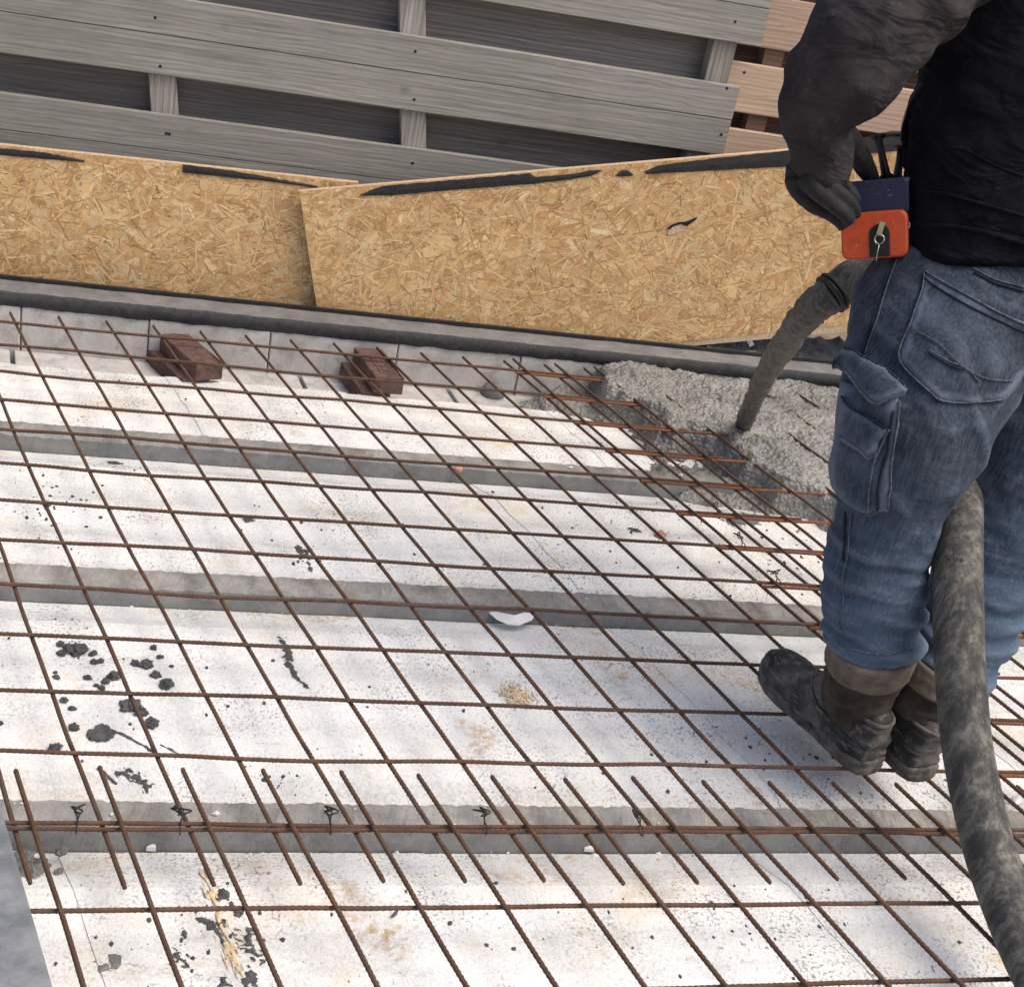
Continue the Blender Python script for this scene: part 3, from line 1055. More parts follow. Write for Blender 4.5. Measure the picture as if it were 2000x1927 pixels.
# small half round mark stone on the sill
c = at(968, 742, y=Y_W - 0.02)
bm = bmesh.new()
bmesh.ops.create_icosphere(bm, subdivisions=3, radius=0.034, matrix=Matrix.Translation(Vector((c.x, Y_W - 0.016, Z_SILL + 0.004))))
for v in bm.verts:
    v.co += v.normal * 0.004 * n3(v.co.x * 60, v.co.y * 60, v.co.z * 60)
tag(link('mortar_lump', bm_mesh('mortar_lump', bm, True), None, MAT['kerbtop']), 'rounded grey mortar lump at the foot of the pale wall left of the pour', 'mortar')


# ------------------------------------------------------------------ poured concrete
def poly_w(px, z):
    return np.array([[at(u, v, z=z).x, at(u, v, z=z).y] for u, v in px])


def sdist(P, poly):
    n = len(poly)
    d = np.full(len(P), 1e9)
    inside = np.zeros(len(P), bool)
    for i in range(n):
        a, b = poly[i], poly[(i + 1) % n]
        e = b - a
        t = np.clip(((P - a) @ e) / (e @ e), 0, 1)
        d = np.minimum(d, np.linalg.norm(P - (a + t[:, None] * e), axis=1))
        c = (a[1] > P[:, 1]) != (b[1] > P[:, 1])
        xi = a[0] + (P[:, 1] - a[1]) * e[0] / (e[1] if abs(e[1]) > 1e-9 else 1e-9)
        inside ^= c & (P[:, 0] < xi)
    return np.where(inside, d, -d)


main = poly_w([(1148, 690), (1175, 725), (1225, 766), (1262, 795), (1308, 832), (1395, 846), (1440, 876), (1498, 912), (1560, 950), (1660, 990), (1760, 1010), (1900, 1015)], 0.012)
main = np.vstack([main, [[2.7, 1.2], [2.7, Y_W + 0.01], [main[0][0] - 0.005, Y_W + 0.01]]])
skirt = poly_w([(1120, 700), (1060, 735), (1022, 757), (1053, 800), (1145, 806), (1206, 824), (1249, 870), (1283, 890), (1329, 950), (1420, 966), (1470, 980), (1560, 1000), (1660, 1030), (1800, 1060)], -0.05)
skirt = np.vstack([skirt, [[2.75, 1.1], [2.75, Y_W + 0.012], [skirt[0][0], Y_W + 0.012]]])
gx = np.arange(0.62, 2.75, 0.0046)
gy = np.arange(0.9, Y_W + 0.001, 0.0046)
GX, GY = np.meshgrid(gx, gy, indexing='ij')
PP = np.stack([GX.ravel(), GY.ravel()], 1)
dm, ds = sdist(PP, main), sdist(PP, skirt)
V = []
keep = np.zeros(len(PP), bool)
for i, (x, y) in enumerate(PP):
    if ds[i] < -0.03:
        V.append((x, y, -0.2)); continue
    w1 = 0.022 * fb(x * 14, y * 14, 2) + 0.055 * fb(x * 4.5, y * 4.5, 8)
    s_ = min(max((ds[i] + w1 + 0.012) / 0.05, 0), 1)
    m_ = min(max((dm[i] + w1 * 1.0 + 0.03) / 0.055, 0), 1)
    s_ = s_ * s_ * (3 - 2 * s_); m_ = m_ * m_ * (3 - 2 * m_)
    base = Z_EPS - 0.025
    far = min(1, max(0, (y - 1.2) / 0.7))
    z = base + s_ * (0.028 + 0.014 * fb(x * 9, y * 9)) + m_ * (0.078 + 0.008 * far + 0.012 * fb(x * 5, y * 5, 3))
    vd = noise.voronoi(Vector((x * 55, y * 55, 0.3)))[0]
    vd2 = noise.voronoi(Vector((x * 120, y * 120, 1.3)))[0]
    lump = (0.45 - vd[0]) * 0.007 + (0.45 - vd2[0]) * 0.009 + 0.005 * fb(x * 60, y * 60, 5)
    rough = 0.75 + 0.35 * min(1, max(0, 0.5 + 1.2 * fb(x * 3.3, y * 3.3, 9)))
    V.append((x, y, z + lump * max(s_, m_) * rough * (1.25 if m_ < .6 else 0.85)))
    keep[i] = s_ > 0.02 or m_ > 0.02
ny_ = len(gy)
F = []
for i in range(len(gx) - 1):
    for j in range(ny_ - 1):
        a = i * ny_ + j
        q = (a, a + ny_, a + ny_ + 1, a + 1)
        if any(keep[k] for k in q):
            F.append(q)
me = mesh('poured_concrete', V, F, True)
bm = bmesh.new(); bm.from_mesh(me)
bmesh.ops.delete(bm, geom=[v for v in bm.verts if not v.link_faces], context='VERTS')
bm.to_mesh(me); bm.free()
tag(link('poured_concrete', me, None, MAT['wet']), 'heap of wet grey concrete spreading from the kerb over the orange mesh', 'concrete')


# crumbs, clods and scraps ------------------------------------------------------
def clod_mesh(r, seed, flat=0.55):
    bm = bmesh.new()
    bmesh.ops.create_icosphere(bm, subdivisions=4, radius=r)
    rd = random.Random(seed)
    ph = rd.uniform(0, 50)
    st = rd.uniform(0.65, 1.0)
    for v in bm.verts:
        d = v.co.normalized()
        k = 1 + 0.45 * fb(d.x * 1.6 + ph, d.y * 1.6, d.z * 1.6) + 0.2 * fb(d.x * 5 + ph, d.y * 5, d.z * 5, 4)
        v.co = Vector((d.x * k * r, d.y * k * r * st, d.z * k * r * flat))
    return bm_mesh('mortar_clod', bm, False)


CL = [(151, 1269, 21, 'large crumbly dark mortar clod, topmost of the group on the white block'), (118, 1256, 9, None), (132, 1262, 10, None), (120, 1273, 11, None), (182, 1274, 10, None), (184, 1291, 9, None), (197, 1289, 8, None),
      (110, 1324, 8, None), (108, 1313, 5, None), (171, 1325, 9, None), (206, 1333, 10, None), (222, 1323, 15, None), (199, 1346, 8, None), (188, 1341, 6, None),
      (300, 1263, 8, None), (313, 1280, 8, None), (265, 1294, 11, None), (285, 1297, 15, 'dark mortar clod beside a smaller one, upper right of the group'), (304, 1319, 12, None), (325, 1341, 17, 'dark mortar clod at the right end of the clod group'), (335, 1299, 5, None),
      (255, 1378, 24, 'flat dark mortar patch lying under the crossing bars'), (275, 1391, 16, None), (295, 1411, 15, None), (198, 1432, 28, 'widest flat dark mortar clod, lowest in the clod group'), (125, 1368, 9, None), (141, 1383, 9, None), (144, 1419, 12, None), (108, 1461, 15, 'lone dark mortar clod just above a cross bar, lower left'), (0, 1410, 8, None),
      (40, 1665, 34, 'rough grey mortar pile beside the steel profile, its tall part'), (82, 1672, 22, None), (115, 1688, 12, None), (62, 1690, 24, None), (120, 1664, 14, None)]
ORD = ['leftmost', 'second from left', 'third from left', 'fourth from left', 'fifth from left', 'sixth from left', 'seventh from left', 'eighth from left', 'ninth from left', 'tenth from left', 'eleventh from left', 'twelfth from left', 'thirteenth from left', 'rightmost']


def cell(u, v):
    return 'upper left mesh cell' if v < 1355 and u < 250 else ('upper right mesh cell' if v < 1355 else 'lower mesh cells')


for i, (u, v, r, lab) in enumerate(CL):
    if lab is None and i < 30:
        mates = sorted(c[0] for c in CL[:30] if c[3] is None and cell(c[0], c[1]) == cell(u, v))
        lab = f'small dark mortar crumb, {ORD[mates.index(u)]} in the {cell(u, v)} of the cluster'
    elif lab is None:
        lab = {82: 'grey mortar lump against the beam right of the tall mortar pile', 115: 'small grey mortar crumb lowest right of the mortar pile', 62: 'grey mortar lump lowest in the pile beside the steel profile', 120: 'grey mortar lump farthest right of the pile, against the beam'}[u]
    p_ = at(u, v, z=Z_EPS)
    rr = 0.86 * r / FPX * (p_ - CAM).dot(FWD)
    flat = 0.3 if r > 22 and i < 30 else 0.6
    p_.z = gz(p_.x, p_.y) + rr * flat * 0.45
    o = link('mortar_clod', clod_mesh(rr, i, flat), None, MAT['clod'] if i < 30 else MAT['kerbtop'], p_)
    o.rotation_euler.z = i * 1.7
    if i >= 30:
        tag(o, lab or 'small grey mortar lump at the foot of the beam beside the steel profile', 'mortar', 'grey mortar beside the steel profile')
    else:
        tag(o, lab or 'small dark mortar crumb in the cluster on the white block', 'mortar', 'dark mortar crumbs on the white block')

# flat dark mortar smears pressed onto the blocks
def smear(px, label, mat, amp=0.006, res=0.0016, freq=90, name='mortar_smear', cat='smear', st=1.0):
    poly = poly_w(px, Z_EPS)
    lo, hi = poly.min(0) - 0.012, poly.max(0) + 0.012
    xs, ys = np.arange(lo[0], hi[0], res), np.arange(lo[1], hi[1], res)
    if len(xs) * len(ys) > 40000: return
    G = np.array([[x, y] for x in xs for y in ys])
    d = sdist(G, poly)
    ny = len(ys)
    V, F, idx = [], [], {}
    f = np.array([dd + amp * fb((x + SH * -1 * y) * freq, y * freq / st, px[0][0], 4) for (x, y), dd in zip(G, d)])
    def vid(k):
        if k not in idx:
            x, y = G[k]
            idx[k] = len(V)
            V.append((x, y, gz(x, y) + 0.0006 + min(0.0025, max(0, f[k]) * 0.35)))
        return idx[k]
    for i in range(len(xs) - 1):
        for j in range(ny - 1):
            k = i * ny + j
            if f[k] > 0 and (f[k + ny] > 0 or f[k + 1] > 0):
                F.append((vid(k), vid(k + ny), vid(k + ny + 1), vid(k + 1)))
    if F:
        tag(link(name, mesh(name, V, F, True), None, mat), label, cat)


def ribbon(pts, w):
    L_, R_ = [], []
    n = len(pts)
    for i, (u, v) in enumerate(pts):
        a, b = pts[max(i - 1, 0)], pts[min(i + 1, n - 1)]
        dx, dy = b[0] - a[0], b[1] - a[1]
        l = math.hypot(dx, dy)
        k = w[i] if isinstance(w, (list, tuple)) else w
        L_.append((u - dy / l * k, v + dx / l * k)); R_.append((u + dy / l * k, v - dx / l * k))
    return L_ + R_[::-1]


MAT['rustwash'] = simple('rust_water_stain', (0.62, 0.5, 0.32), 0.8, 0.3, 120, 0.2, bump=0.2)
K = MAT['clod']
smear([(412, 1757), (424, 1735), (440, 1733), (449, 1745), (443, 1757)], 'dark round mortar smear just above the front cross bar', K)
smear([(384, 1793), (395, 1791), (425, 1798), (441, 1796), (432, 1812), (441, 1842), (436, 1847), (420, 1817), (395, 1804)], 'forked dark mortar smear across the rust streak at the front', K)
smear([(446, 1769), (458, 1766), (474, 1788), (464, 1792)], 'small dark mortar smear just under the front cross bar crossing', K, 0.01)
smear([(477, 1905), (490, 1897), (501, 1910), (500, 1932), (475, 1932)], 'broad dark mortar smear at the bottom end of the rust streak', K, 0.008)
smear([(427, 1912), (438, 1914), (452, 1932), (430, 1932)], 'dark mortar smear at the bottom edge left of the rust streak', K, 0.008)
smear([(470, 1820), (490, 1815), (500, 1850), (510, 1880), (485, 1870)], 'broken dark speckled smear right of the rust streak', K, 0.03, freq=140)
smear([(335, 1850), (350, 1860), (362, 1890), (345, 1885)], 'broken dark smear left of the rust streak beside a long bar', K, 0.02, freq=120)
smear([(210, 1863), (238, 1864), (232, 1898), (216, 1892)], 'grey mortar smear shaped like a flag near the bottom left', MAT['kerbtop'], 0.004)
smear([(184, 1878), (210, 1886), (219, 1900), (196, 1898)], 'grey mortar smear left of the flag shaped one', MAT['kerbtop'], 0.006)
smear(ribbon([(543, 1236), (560, 1262), (563, 1290), (575, 1315), (600, 1346)], [2, 6, 8, 5, 2]), 'long curved dark mortar smear left of centre on the white block', K, 0.007)
smear(ribbon([(578, 1066), (592, 1080), (598, 1075), (606, 1112)], [4, 7, 5, 3]), 'dark mortar smear in front of the middle beam', K, 0.007)
smear(ribbon([(185, 1407), (235, 1430), (302, 1469)], [1, 3, 2]), 'long thin dark scratch of mortar below the clod cluster', K, 0.003)
smear(ribbon([(310, 1452), (335, 1465), (354, 1476)], [1, 2.5, 1.5]), 'short thin dark scratch of mortar right of the clod cluster', K, 0.003)
smear(ribbon([(188, 1498), (205, 1508), (226, 1522)], [1, 4, 1.5]), 'short dark mortar stroke beside a bar end, front left', K, 0.003)
smear(ribbon([(218, 1506), (240, 1505), (265, 1513), (292, 1530)], [2, 5, 7, 5]), 'broken grey stroke of mortar right of the short dark stroke', K, 0.012, freq=140)
smear([(205, 888), (225, 886), (242, 893), (232, 899), (210, 896)], 'dark mortar splat just in front of the back beam, left', K, 0.006)
smear([(78, 985), (92, 978), (98, 992), (90, 998)], 'dark mortar splat at a bar crossing near the left edge', K, 0.006)
smear([(463, 1008), (485, 1010), (500, 1018), (480, 1021)], 'dark mortar splat under a cross bar near the middle left', K, 0.006)
smear([(1225, 1030), (1245, 1033), (1255, 1042), (1232, 1040)], 'dark mortar splat on the white block near the pink crumb', K, 0.006)
smear([(1410, 1010), (1450, 1000), (1500, 1010), (1480, 1025), (1430, 1025)], 'grey mortar splash under the orange lap bars', MAT['kerbtop'], 0.02, freq=60)
smear([(395, 1690), (404, 1690), (414, 1725), (434, 1792), (456, 1850), (477, 1908), (462, 1908), (440, 1862), (424, 1800), (405, 1740)], 'rust brown streak running down the front white block', MAT['rustwash'], 0.02, 0.0012, 240, 'rust_streak', 'stain', 6.0)
smear([(975, 1355), (1000, 1335), (1040, 1362), (1030, 1380), (1000, 1378)], 'orange rust stain on the white block near the middle', MAT['rustwash'], 0.045, 0.0013, 210, 'rust_stain', 'stain')

# wide scatter of tiny crumbs on the blocks (nobody could count them)
V, F = [], []
rd = random.Random(5)
cent = [(100, 960, 60, 40), (60, 1010, 60, 40), (230, 890, 60, 20), (600, 1080, 40, 30), (1250, 960, 120, 50), (1330, 1050, 120, 60), (1450, 1010, 120, 50), (1560, 1060, 60, 60), (420, 1830, 110, 90), (560, 1520, 40, 40), (1560, 1500, 120, 60), (1250, 1000, 200, 120),
        (300, 750, 300, 40), (1700, 1600, 120, 60), (1400, 1800, 400, 100), (700, 1250, 600, 200), (900, 1800, 700, 100), (500, 1000, 500, 120), (200, 1320, 180, 120), (1150, 1300, 350, 150)]
for k in range(1700):
    c = rd.choice(cent)
    sp_ = rd.choice((0.5, 1.0, 1.6))
    u, v = rd.gauss(c[0], c[2] * sp_), rd.gauss(c[1], c[3] * sp_)
    p_ = at(u, v, z=Z_EPS)
    inb = False
    for y0 in BN:
        if y0 - 0.06 < p_.y < y0 + BW + 0.05: inb = True
    if inb or p_.y > y_back - 0.05: continue
    zc = gz(p_.x, p_.y)
    r = 0.0009 + 0.0038 * rd.random() ** 5
    b0 = len(V)
    an = rd.uniform(0, 6.28); el = rd.uniform(0.8, 2.0)
    for s in range(5):
        th = an + s * 2 * math.pi / 5
        q = r * rd.uniform(0.7, 1.3)
        V.append((p_.x + q * math.cos(th), p_.y + q * el * math.sin(th), zc - 0.0004))
    for s in range(5):
        th = an + s * 2 * math.pi / 5 + 0.3
        q = r * rd.uniform(0.4, 0.8)
        V.append((p_.x + q * math.cos(th), p_.y + q * el * math.sin(th), zc + r * rd.uniform(0.3, 0.8)))
    for s in range(5):
        s2 = (s + 1) % 5
        F.append((b0 + s, b0 + s2, b0 + 5 + s2, b0 + 5 + s))
    F.append(tuple(b0 + 5 + s for s in range(5)))
tag(link('mortar_crumbs', mesh('mortar_crumbs', V, F), None, MAT['clod']), 'scatter of tiny dark mortar crumbs over the white blocks', 'crumbs', kind='stuff')

# white polystyrene bits along the beams
V, F = [], []
for k in range(150):
    bi = rd.choice([1, 1, 1, 2, 3])
    x = rd.uniform(-0.4, 1.5)
    if rd.random() < 0.7:
        y, z = BN[bi] - rd.uniform(0.0, 0.012), Z_LEDGE + 0.002
    else:
        y, z = BN[bi] + rd.uniform(0.01, BW), Z_BEAM + 0.003
    r = 0.0012 + 0.004 * rd.random() ** 4
    b0 = len(V)
    for dx, dy, dz in ((1, 0, 0), (-1, 0, 0), (0, 1, 0), (0, -1, 0), (0, 0, 1), (0, 0, -1)):
        q = r * rd.uniform(0.6, 1.4)
        V.append((x + dx * q * 1.4, y + dy * q, z + dz * q))
    for a, b, c in ((0, 2, 4), (2, 1, 4), (1, 3, 4), (3, 0, 4), (2, 0, 5), (1, 2, 5), (3, 1, 5), (0, 3, 5)):
        F.append((b0 + a, b0 + b, b0 + c))
tag(link('polystyrene_bits', mesh('polystyrene_bits', V, F), None, MAT['scrap']), 'tiny white polystyrene bits fallen along the beams', 'crumbs', kind='stuff')


def scrap(name, px, z, th, label, cat, mat, crumple=0.006):
    pts = [at(u, v, z=z) for u, v in px]
    bm = bmesh.new()
    c = sum(pts, Vector()) / len(pts)
    lo, hi = [], []
    for i, q in enumerate(pts):
        dz = crumple * (0.5 + 0.5 * n3(i * 1.3, px[0][0]))
        lo.append(bm.verts.new(q + Vector((0, 0, dz)))); hi.append(bm.verts.new(q + Vector((0, 0, dz + th))))
    cl, ch = bm.verts.new(c + Vector((0, 0, crumple))), bm.verts.new(c + Vector((0, 0, crumple + th)))
    n = len(pts)
    for i in range(n):
        j = (i + 1) % n
        bm.faces.new((hi[i], hi[j], ch)); bm.faces.new((lo[j], lo[i], cl)); bm.faces.new((lo[i], lo[j], hi[j], hi[i]))
    return tag(link(name, bm_mesh(name, bm), None, mat), label, cat)


scrap('plastic_scrap', [(954, 1199), (966, 1197), (985, 1210), (1000, 1213), (1015, 1207), (1025, 1200), (1040, 1193), (1049, 1198), (1038, 1214), (1012, 1224), (990, 1222), (970, 1212)], Z_LEDGE + 0.022, 0.001, 'torn white plastic scrap against the beam, middle of the floor', 'scrap', MAT['scrap'], 0.007)
scrap('foam_chip', [(1139, 1655), (1160, 1662), (1158, 1667), (1140, 1664)], Z_LEDGE + 0.004, 0.006, 'white foam chip at the foot of the beam, right of centre front', 'scrap', MAT['scrap'])
scrap('foam_chip', [(285, 1664), (294, 1657), (303, 1660), (304, 1665)], Z_LEDGE + 0.004, 0.008, 'white foam chip at the foot of the beam, left front', 'scrap', MAT['scrap'])
scrap('foam_chip', [(1974, 1562), (1988, 1558), (1992, 1575), (1978, 1580)], Z_EPS + 0.004, 0.008, 'white and dark chip right of the hose on the floor', 'scrap', MAT['scrap'])
scrap('pink_crumb', [(885, 914), (893, 911), (903, 921), (898, 925), (889, 922)], Z_EPS + 0.004, 0.006, 'pink crumb beside a long bar near the back beam', 'crumb', MAT['pink'])
scrap('pink_crumb', [(1276, 1047), (1288, 1040), (1300, 1050), (1290, 1056)], Z_EPS + 0.002, 0.005, 'pink crumb on the white block left of the curled tie wire', 'crumb', MAT['pink'])
scrap('leaf', [(763, 1790), (770, 1782), (778, 1777), (776, 1786), (769, 1792)], Z_EPS + 0.002, 0.001, 'dark dry leaf on the front white block', 'leaf', MAT['clod'], 0.003)
scrap('foam_chip', [(1457, 672), (1466, 668), (1472, 678), (1463, 682)], z2 + 0.004, 0.006, 'white chip on the grey wall top beside the concrete stream', 'scrap', MAT['scrap'])

# ------------------------------------------------------------------ concrete hose and stream
def px_tube(bm, P, sides=20, n=5, k=1.0, wob=0.0):
    """P rows: u, v, distance, half width in photo px"""
    S = spline(P, n)
    pts = [at(s[0], s[1], t=s[2]) for s in S]
    rad = [s[3] * s[2] / FPX for s in S]
    if wob:
        rad = [r * (1 + wob * fb(i * 0.8, 3.1)) for i, r in enumerate(rad)]
    loft(bm, pts, rad, sides, k)
    return pts, rad


hose = empty('concrete_hose', at(2010, 1870, z=0.0), 'thick rubber pump hose smeared with dry cement between the worker\'s legs', 'hose')
HP = [(2230, 2150, 1.75, 58), (2130, 2040, 1.8, 57), (2045, 1927, 1.89, 55), (1987, 1807, 1.97, 53), (1939, 1680, 2.04, 50.5), (1911, 1572, 2.08, 49.5), (1888, 1450, 2.1, 48.5), (1875, 1300, 2.12, 48.5), (1871, 1150, 2.15, 48.5), (1871, 1040, 2.2, 48), (1872, 950, 2.27, 46), (1868, 870, 2.36, 45), (1850, 780, 2.47, 42), (1810, 690, 2.54, 41), (1765, 605, 2.56, 40), (1718, 550, 2.56, 39.5), (1675, 542, 2.57, 39), (1645, 559, 2.58, 38), (1620, 577, 2.58, 37)]
bm = bmesh.new()
hp, hr = px_tube(bm, HP, 26, 6)
link('tube', bm_mesh('tube', bm, True), hose, MAT['hose'])
HB_ = BVHTree.FromPolygons([v.co.copy() for v in bpy.data.meshes['tube'].vertices], [tuple(p.vertices) for p in bpy.data.meshes['tube'].polygons])
bm = bmesh.new()
for (u0, v0, u1, v1) in ((1852, 1089, 1852, 1095), (1856, 1090, 1856, 1095), (1852, 1092, 1856, 1092), (1862, 1091, 1864, 1096), (1870, 1090, 1870, 1096), (1874, 1090, 1882, 1090), (1874, 1093, 1882, 1093), (1874, 1096, 1882, 1096)):
    q = [HB_.ray_cast(CAM, ray(u_, v_).normalized())[0] for u_, v_ in ((u0, v0), (u1, v1))]
    if q[0] and q[1]:
        loft(bm, [q[0], q[1]], [0.0007, 0.0007], 5)
link('printed_mark', bm_mesh('printed_mark', bm), hose, MAT['black'])
# wire wound clamp at the mouth
for j, idx in enumerate((-2, -4)):
    bm = bmesh.new()
    c, T = hp[idx], (hp[idx] - hp[idx - 1]).normalized()
    a = T.cross(FWD).normalized(); b = a.cross(T)
    ring = [c + (a * math.cos(s) + b * math.sin(s)) * (hr[idx] + 0.002) for s in [i * math.pi / 12 for i in range(25)]]
    loft(bm, ring, [0.004] * 25, 6)
    link('hose_clamp', bm_mesh('hose_clamp', bm, True), hose, MAT['black'])

land = at(1450, 838, z=-0.02)
tl = (land - CAM).dot(FWD)
SP = [(1626, 572, 2.58, 35), (1610, 584, 2.59, 34), (1588, 603, 2.63, 32), (1565, 628, 2.7, 29), (1521, 690, 2.92, 24), (1487, 750, 3.15, 19.5), (1466, 796, 3.38, 16.5), (1450, 838, tl, 15.5)]
bm = bmesh.new()
px_tube(bm, SP, 36, 26, 1.0, 0.02)
me = bm_mesh('concrete_stream', bm, True)
displace(me, lambda c, n: 0.004 * fb(c.x * 20, c.y * 20, c.z * 9) + 0.0045 * fb(c.x * 90, c.y * 90, c.z * 50))
tag(link('concrete_stream', me, None, MAT['stream']), 'stream of brown grey concrete falling from the hose mouth into the pour', 'concrete')

# ------------------------------------------------------------------ the worker
feet = at(1745, 1490, z=0.0)
person = empty('person', (feet.x, feet.y, 0.0), 'worker seen from behind in black top, blue jeans and muddy boots holding a control box', 'person')

# jeans: one continuous surface
bm = bmesh.new()
Lt = [(1880, 600, 2.2, 170), (1830, 700, 2.16, 168), (1812, 760, 2.15, 160), (1790, 830, 2.15, 148), (1768, 900, 2.16, 132), (1745, 975, 2.18, 106), (1726, 1050, 2.2, 98), (1711, 1120, 2.22, 97), (1708, 1180, 2.235, 94), (1710, 1235, 2.25, 90), (1712, 1278, 2.26, 84)]
Rt = [(2010, 620, 2.26, 175), (2025, 720, 2.27, 165), (2015, 800, 2.28, 150), (1995, 900, 2.29, 130), (1970, 1000, 2.3, 112), (1940, 1080, 2.31, 100), (1910, 1160, 2.32, 97), (1885, 1230, 2.325, 93), (1860, 1290, 2.33, 84), (1845, 1335, 2.33, 78)]
px_tube(bm, Lt, 24, 4, 0.86)
px_tube(bm, Rt, 24, 4, 0.86)
Pv = [(1985, 380, 2.2, 205), (1965, 470, 2.2, 212), (1945, 560, 2.2, 232), (1925, 640, 2.2, 258), (1915, 700, 2.21, 245), (1920, 750, 2.22, 190)]
px_tube(bm, Pv, 32, 4, 0.62)
jm = remeshed('jeans', bm, 0.0075, 5)
hemz = at(1708, 1275, t=2.25).z


def jean_fold(c, n):
    z = c.z
    low = min(1, max(0, (0.52 - z) / 0.25))
    hi = 1 - low
    # stacked folds round the calf, diagonal drag folds over the thigh
    f1 = fb(c.x * 5 + c.z * 3, c.y * 5, c.z * 30, 3)
    r1 = 1 - abs(fb(c.x * 4 + c.z * 9, c.y * 4 + 3, c.z * 24, 2)) * 2.2
    f2 = 1 - abs(fb((c.x + 0.7 * c.z) * 11, c.y * 5, c.z * 3.5, 2)) * 2
    f3 = 1 - abs(fb((c.x - 0.5 * c.z) * 9, c.y * 6 + 7, c.z * 6, 2)) * 2.4
    return low * (0.011 * f1 + 0.0085 * max(r1, -1)) + hi * (0.0065 * f2 + 0.006 * max(f3, -1) + 0.006 * fb(c.x * 7, c.y * 7, c.z * 7, 3))


displace(jm, jean_fold)
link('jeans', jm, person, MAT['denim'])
dg = None


def bvh(me):
    return BVHTree.FromPolygons([v.co.copy() for v in me.vertices], [tuple(p.vertices) for p in me.polygons])


JB = bvh(jm)


def hit(B, u, v, off=0.0, fallback=None):
    d = ray(u, v).normalized()
    loc, no, idx, dist = B.ray_cast(CAM, d)
    if loc is None:
        q, no, idx, dist = B.find_nearest(at(u, v, t=fallback or 2.2))
        return q + no * off
    return loc + (no * 0.7 - d * 0.3) * off


def seam(B, px, name, parent, mat, r=0.0016, off=0.001, n=6):
    S = spline([(u, v) for u, v in px], n)
    pts = [hit(B, s[0], s[1], off) for s in S]
    bm = bmesh.new()
    loft(bm, pts, [r] * len(pts), 6)
    return link(name, bm_mesh(name, bm, True), parent, mat)


def patch(B, poly, name, parent, mat, off=0.006, grid=9, puff=0.0, rim=0.008, back=False):
    """cloth patch sewn on a surface: polygon in photo coordinates laid on the body surface"""
    pts = [Vector(q) for q in poly]
    bd = []
    for i in range(len(pts)):
        a, b = pts[i], pts[(i + 1) % len(pts)]
        m = max(1, int((b - a).length / grid))
        for k in range(m):
            bd.append(a + (b - a) * (k / m))
    nb = len(bd)
    P2 = list(bd)
    x0, x1 = min(p.x for p in pts), max(p.x for p in pts)
    y0, y1 = min(p.y for p in pts), max(p.y for p in pts)
    arr = np.array([[p.x, p.y] for p in pts])
    gx_, gy_ = np.arange(x0, x1, grid), np.arange(y0, y1, grid)
    cand = np.array([[a, b] for a in gx_ for b in gy_]) if len(gx_) and len(gy_) else np.zeros((0, 2))
    if len(cand):
        dd = sdist(cand, arr)
        for c, d_ in zip(cand, dd):
            if d_ > grid * 0.5:
                P2.append(Vector((c[0], c[1])))
    vo, ed, fa, *_ = delaunay_2d_cdt(P2, [(i, (i + 1) % nb) for i in range(nb)], [], 1, 1e-4)
    dall = sdist(np.array([[p.x, p.y] for p in vo]), arr)
    bm = bmesh.new()
    top = []
    for p_, d_ in zip(vo, dall):
        pf = puff * min(1.0, max(0.0, d_) / 40.0) ** 0.5
        top.append(bm.verts.new(hit(B, p_.x, p_.y, off + pf)))
    for f in fa:
        try: bm.faces.new([top[i] for i in f])
        except ValueError: pass
    bnd = [e for e in bm.edges if len(e.link_faces) == 1]
    r = bmesh.ops.extrude_edge_only(bm, edges=bnd)
    for v in [g for g in r['geom'] if isinstance(g, bmesh.types.BMVert)]:
        q, no, _, _ = B.find_nearest(v.co)
        v.co = q - no * (rim - off if rim > off else 0.002)
    return link(name, bm_mesh(name, bm, True), parent, mat)


jeans = [o for o in COL.objects if o.name.startswith('jeans')][0]
# back pocket
bp = [(1808, 530), (1835, 548), (1900, 585), (1960, 615), (2030, 640), (2020, 700), (1985, 755), (1960, 782), (1900, 786), (1838, 783), (1810, 760), (1757, 701), (1778, 632), (1800, 570)]
patch(JB, bp, 'back_pocket', jeans, MAT['denim'], 0.004, 10)
seam(JB, [(1808, 532), (1835, 549), (1900, 586), (1960, 616), (2010, 638)], 'pocket_edge', jeans, MAT['stitch'], 0.0018, 0.006)
seam(JB, [(1806, 545), (1835, 566), (1900, 604), (1960, 632), (2010, 652)], 'pocket_stitch', jeans, MAT['seam'], 0.0016, 0.005)
seam(JB, [(1807, 532), (1800, 570), (1780, 630), (1758, 700), (1810, 760), (1840, 783), (1900, 786), (1960, 780)], 'pocket_edge', jeans, MAT['stitch'], 0.0014, 0.005)
seam(JB, [(1780, 640), (1830, 672), (1880, 715), (1915, 735), (1975, 745)], 'pocket_stitch', jeans, MAT['stitch'], 0.0011, 0.0065)
seam(JB, [(1815, 684), (1850, 706), (1880, 716), (1910, 746)], 'pocket_stitch', jeans, MAT['stitch'], 0.0011, 0.0065)
seam(JB, [(1815, 690), (1850, 712), (1882, 722)], 'pocket_stitch', jeans, MAT['seam'], 0.0014, 0.0065)
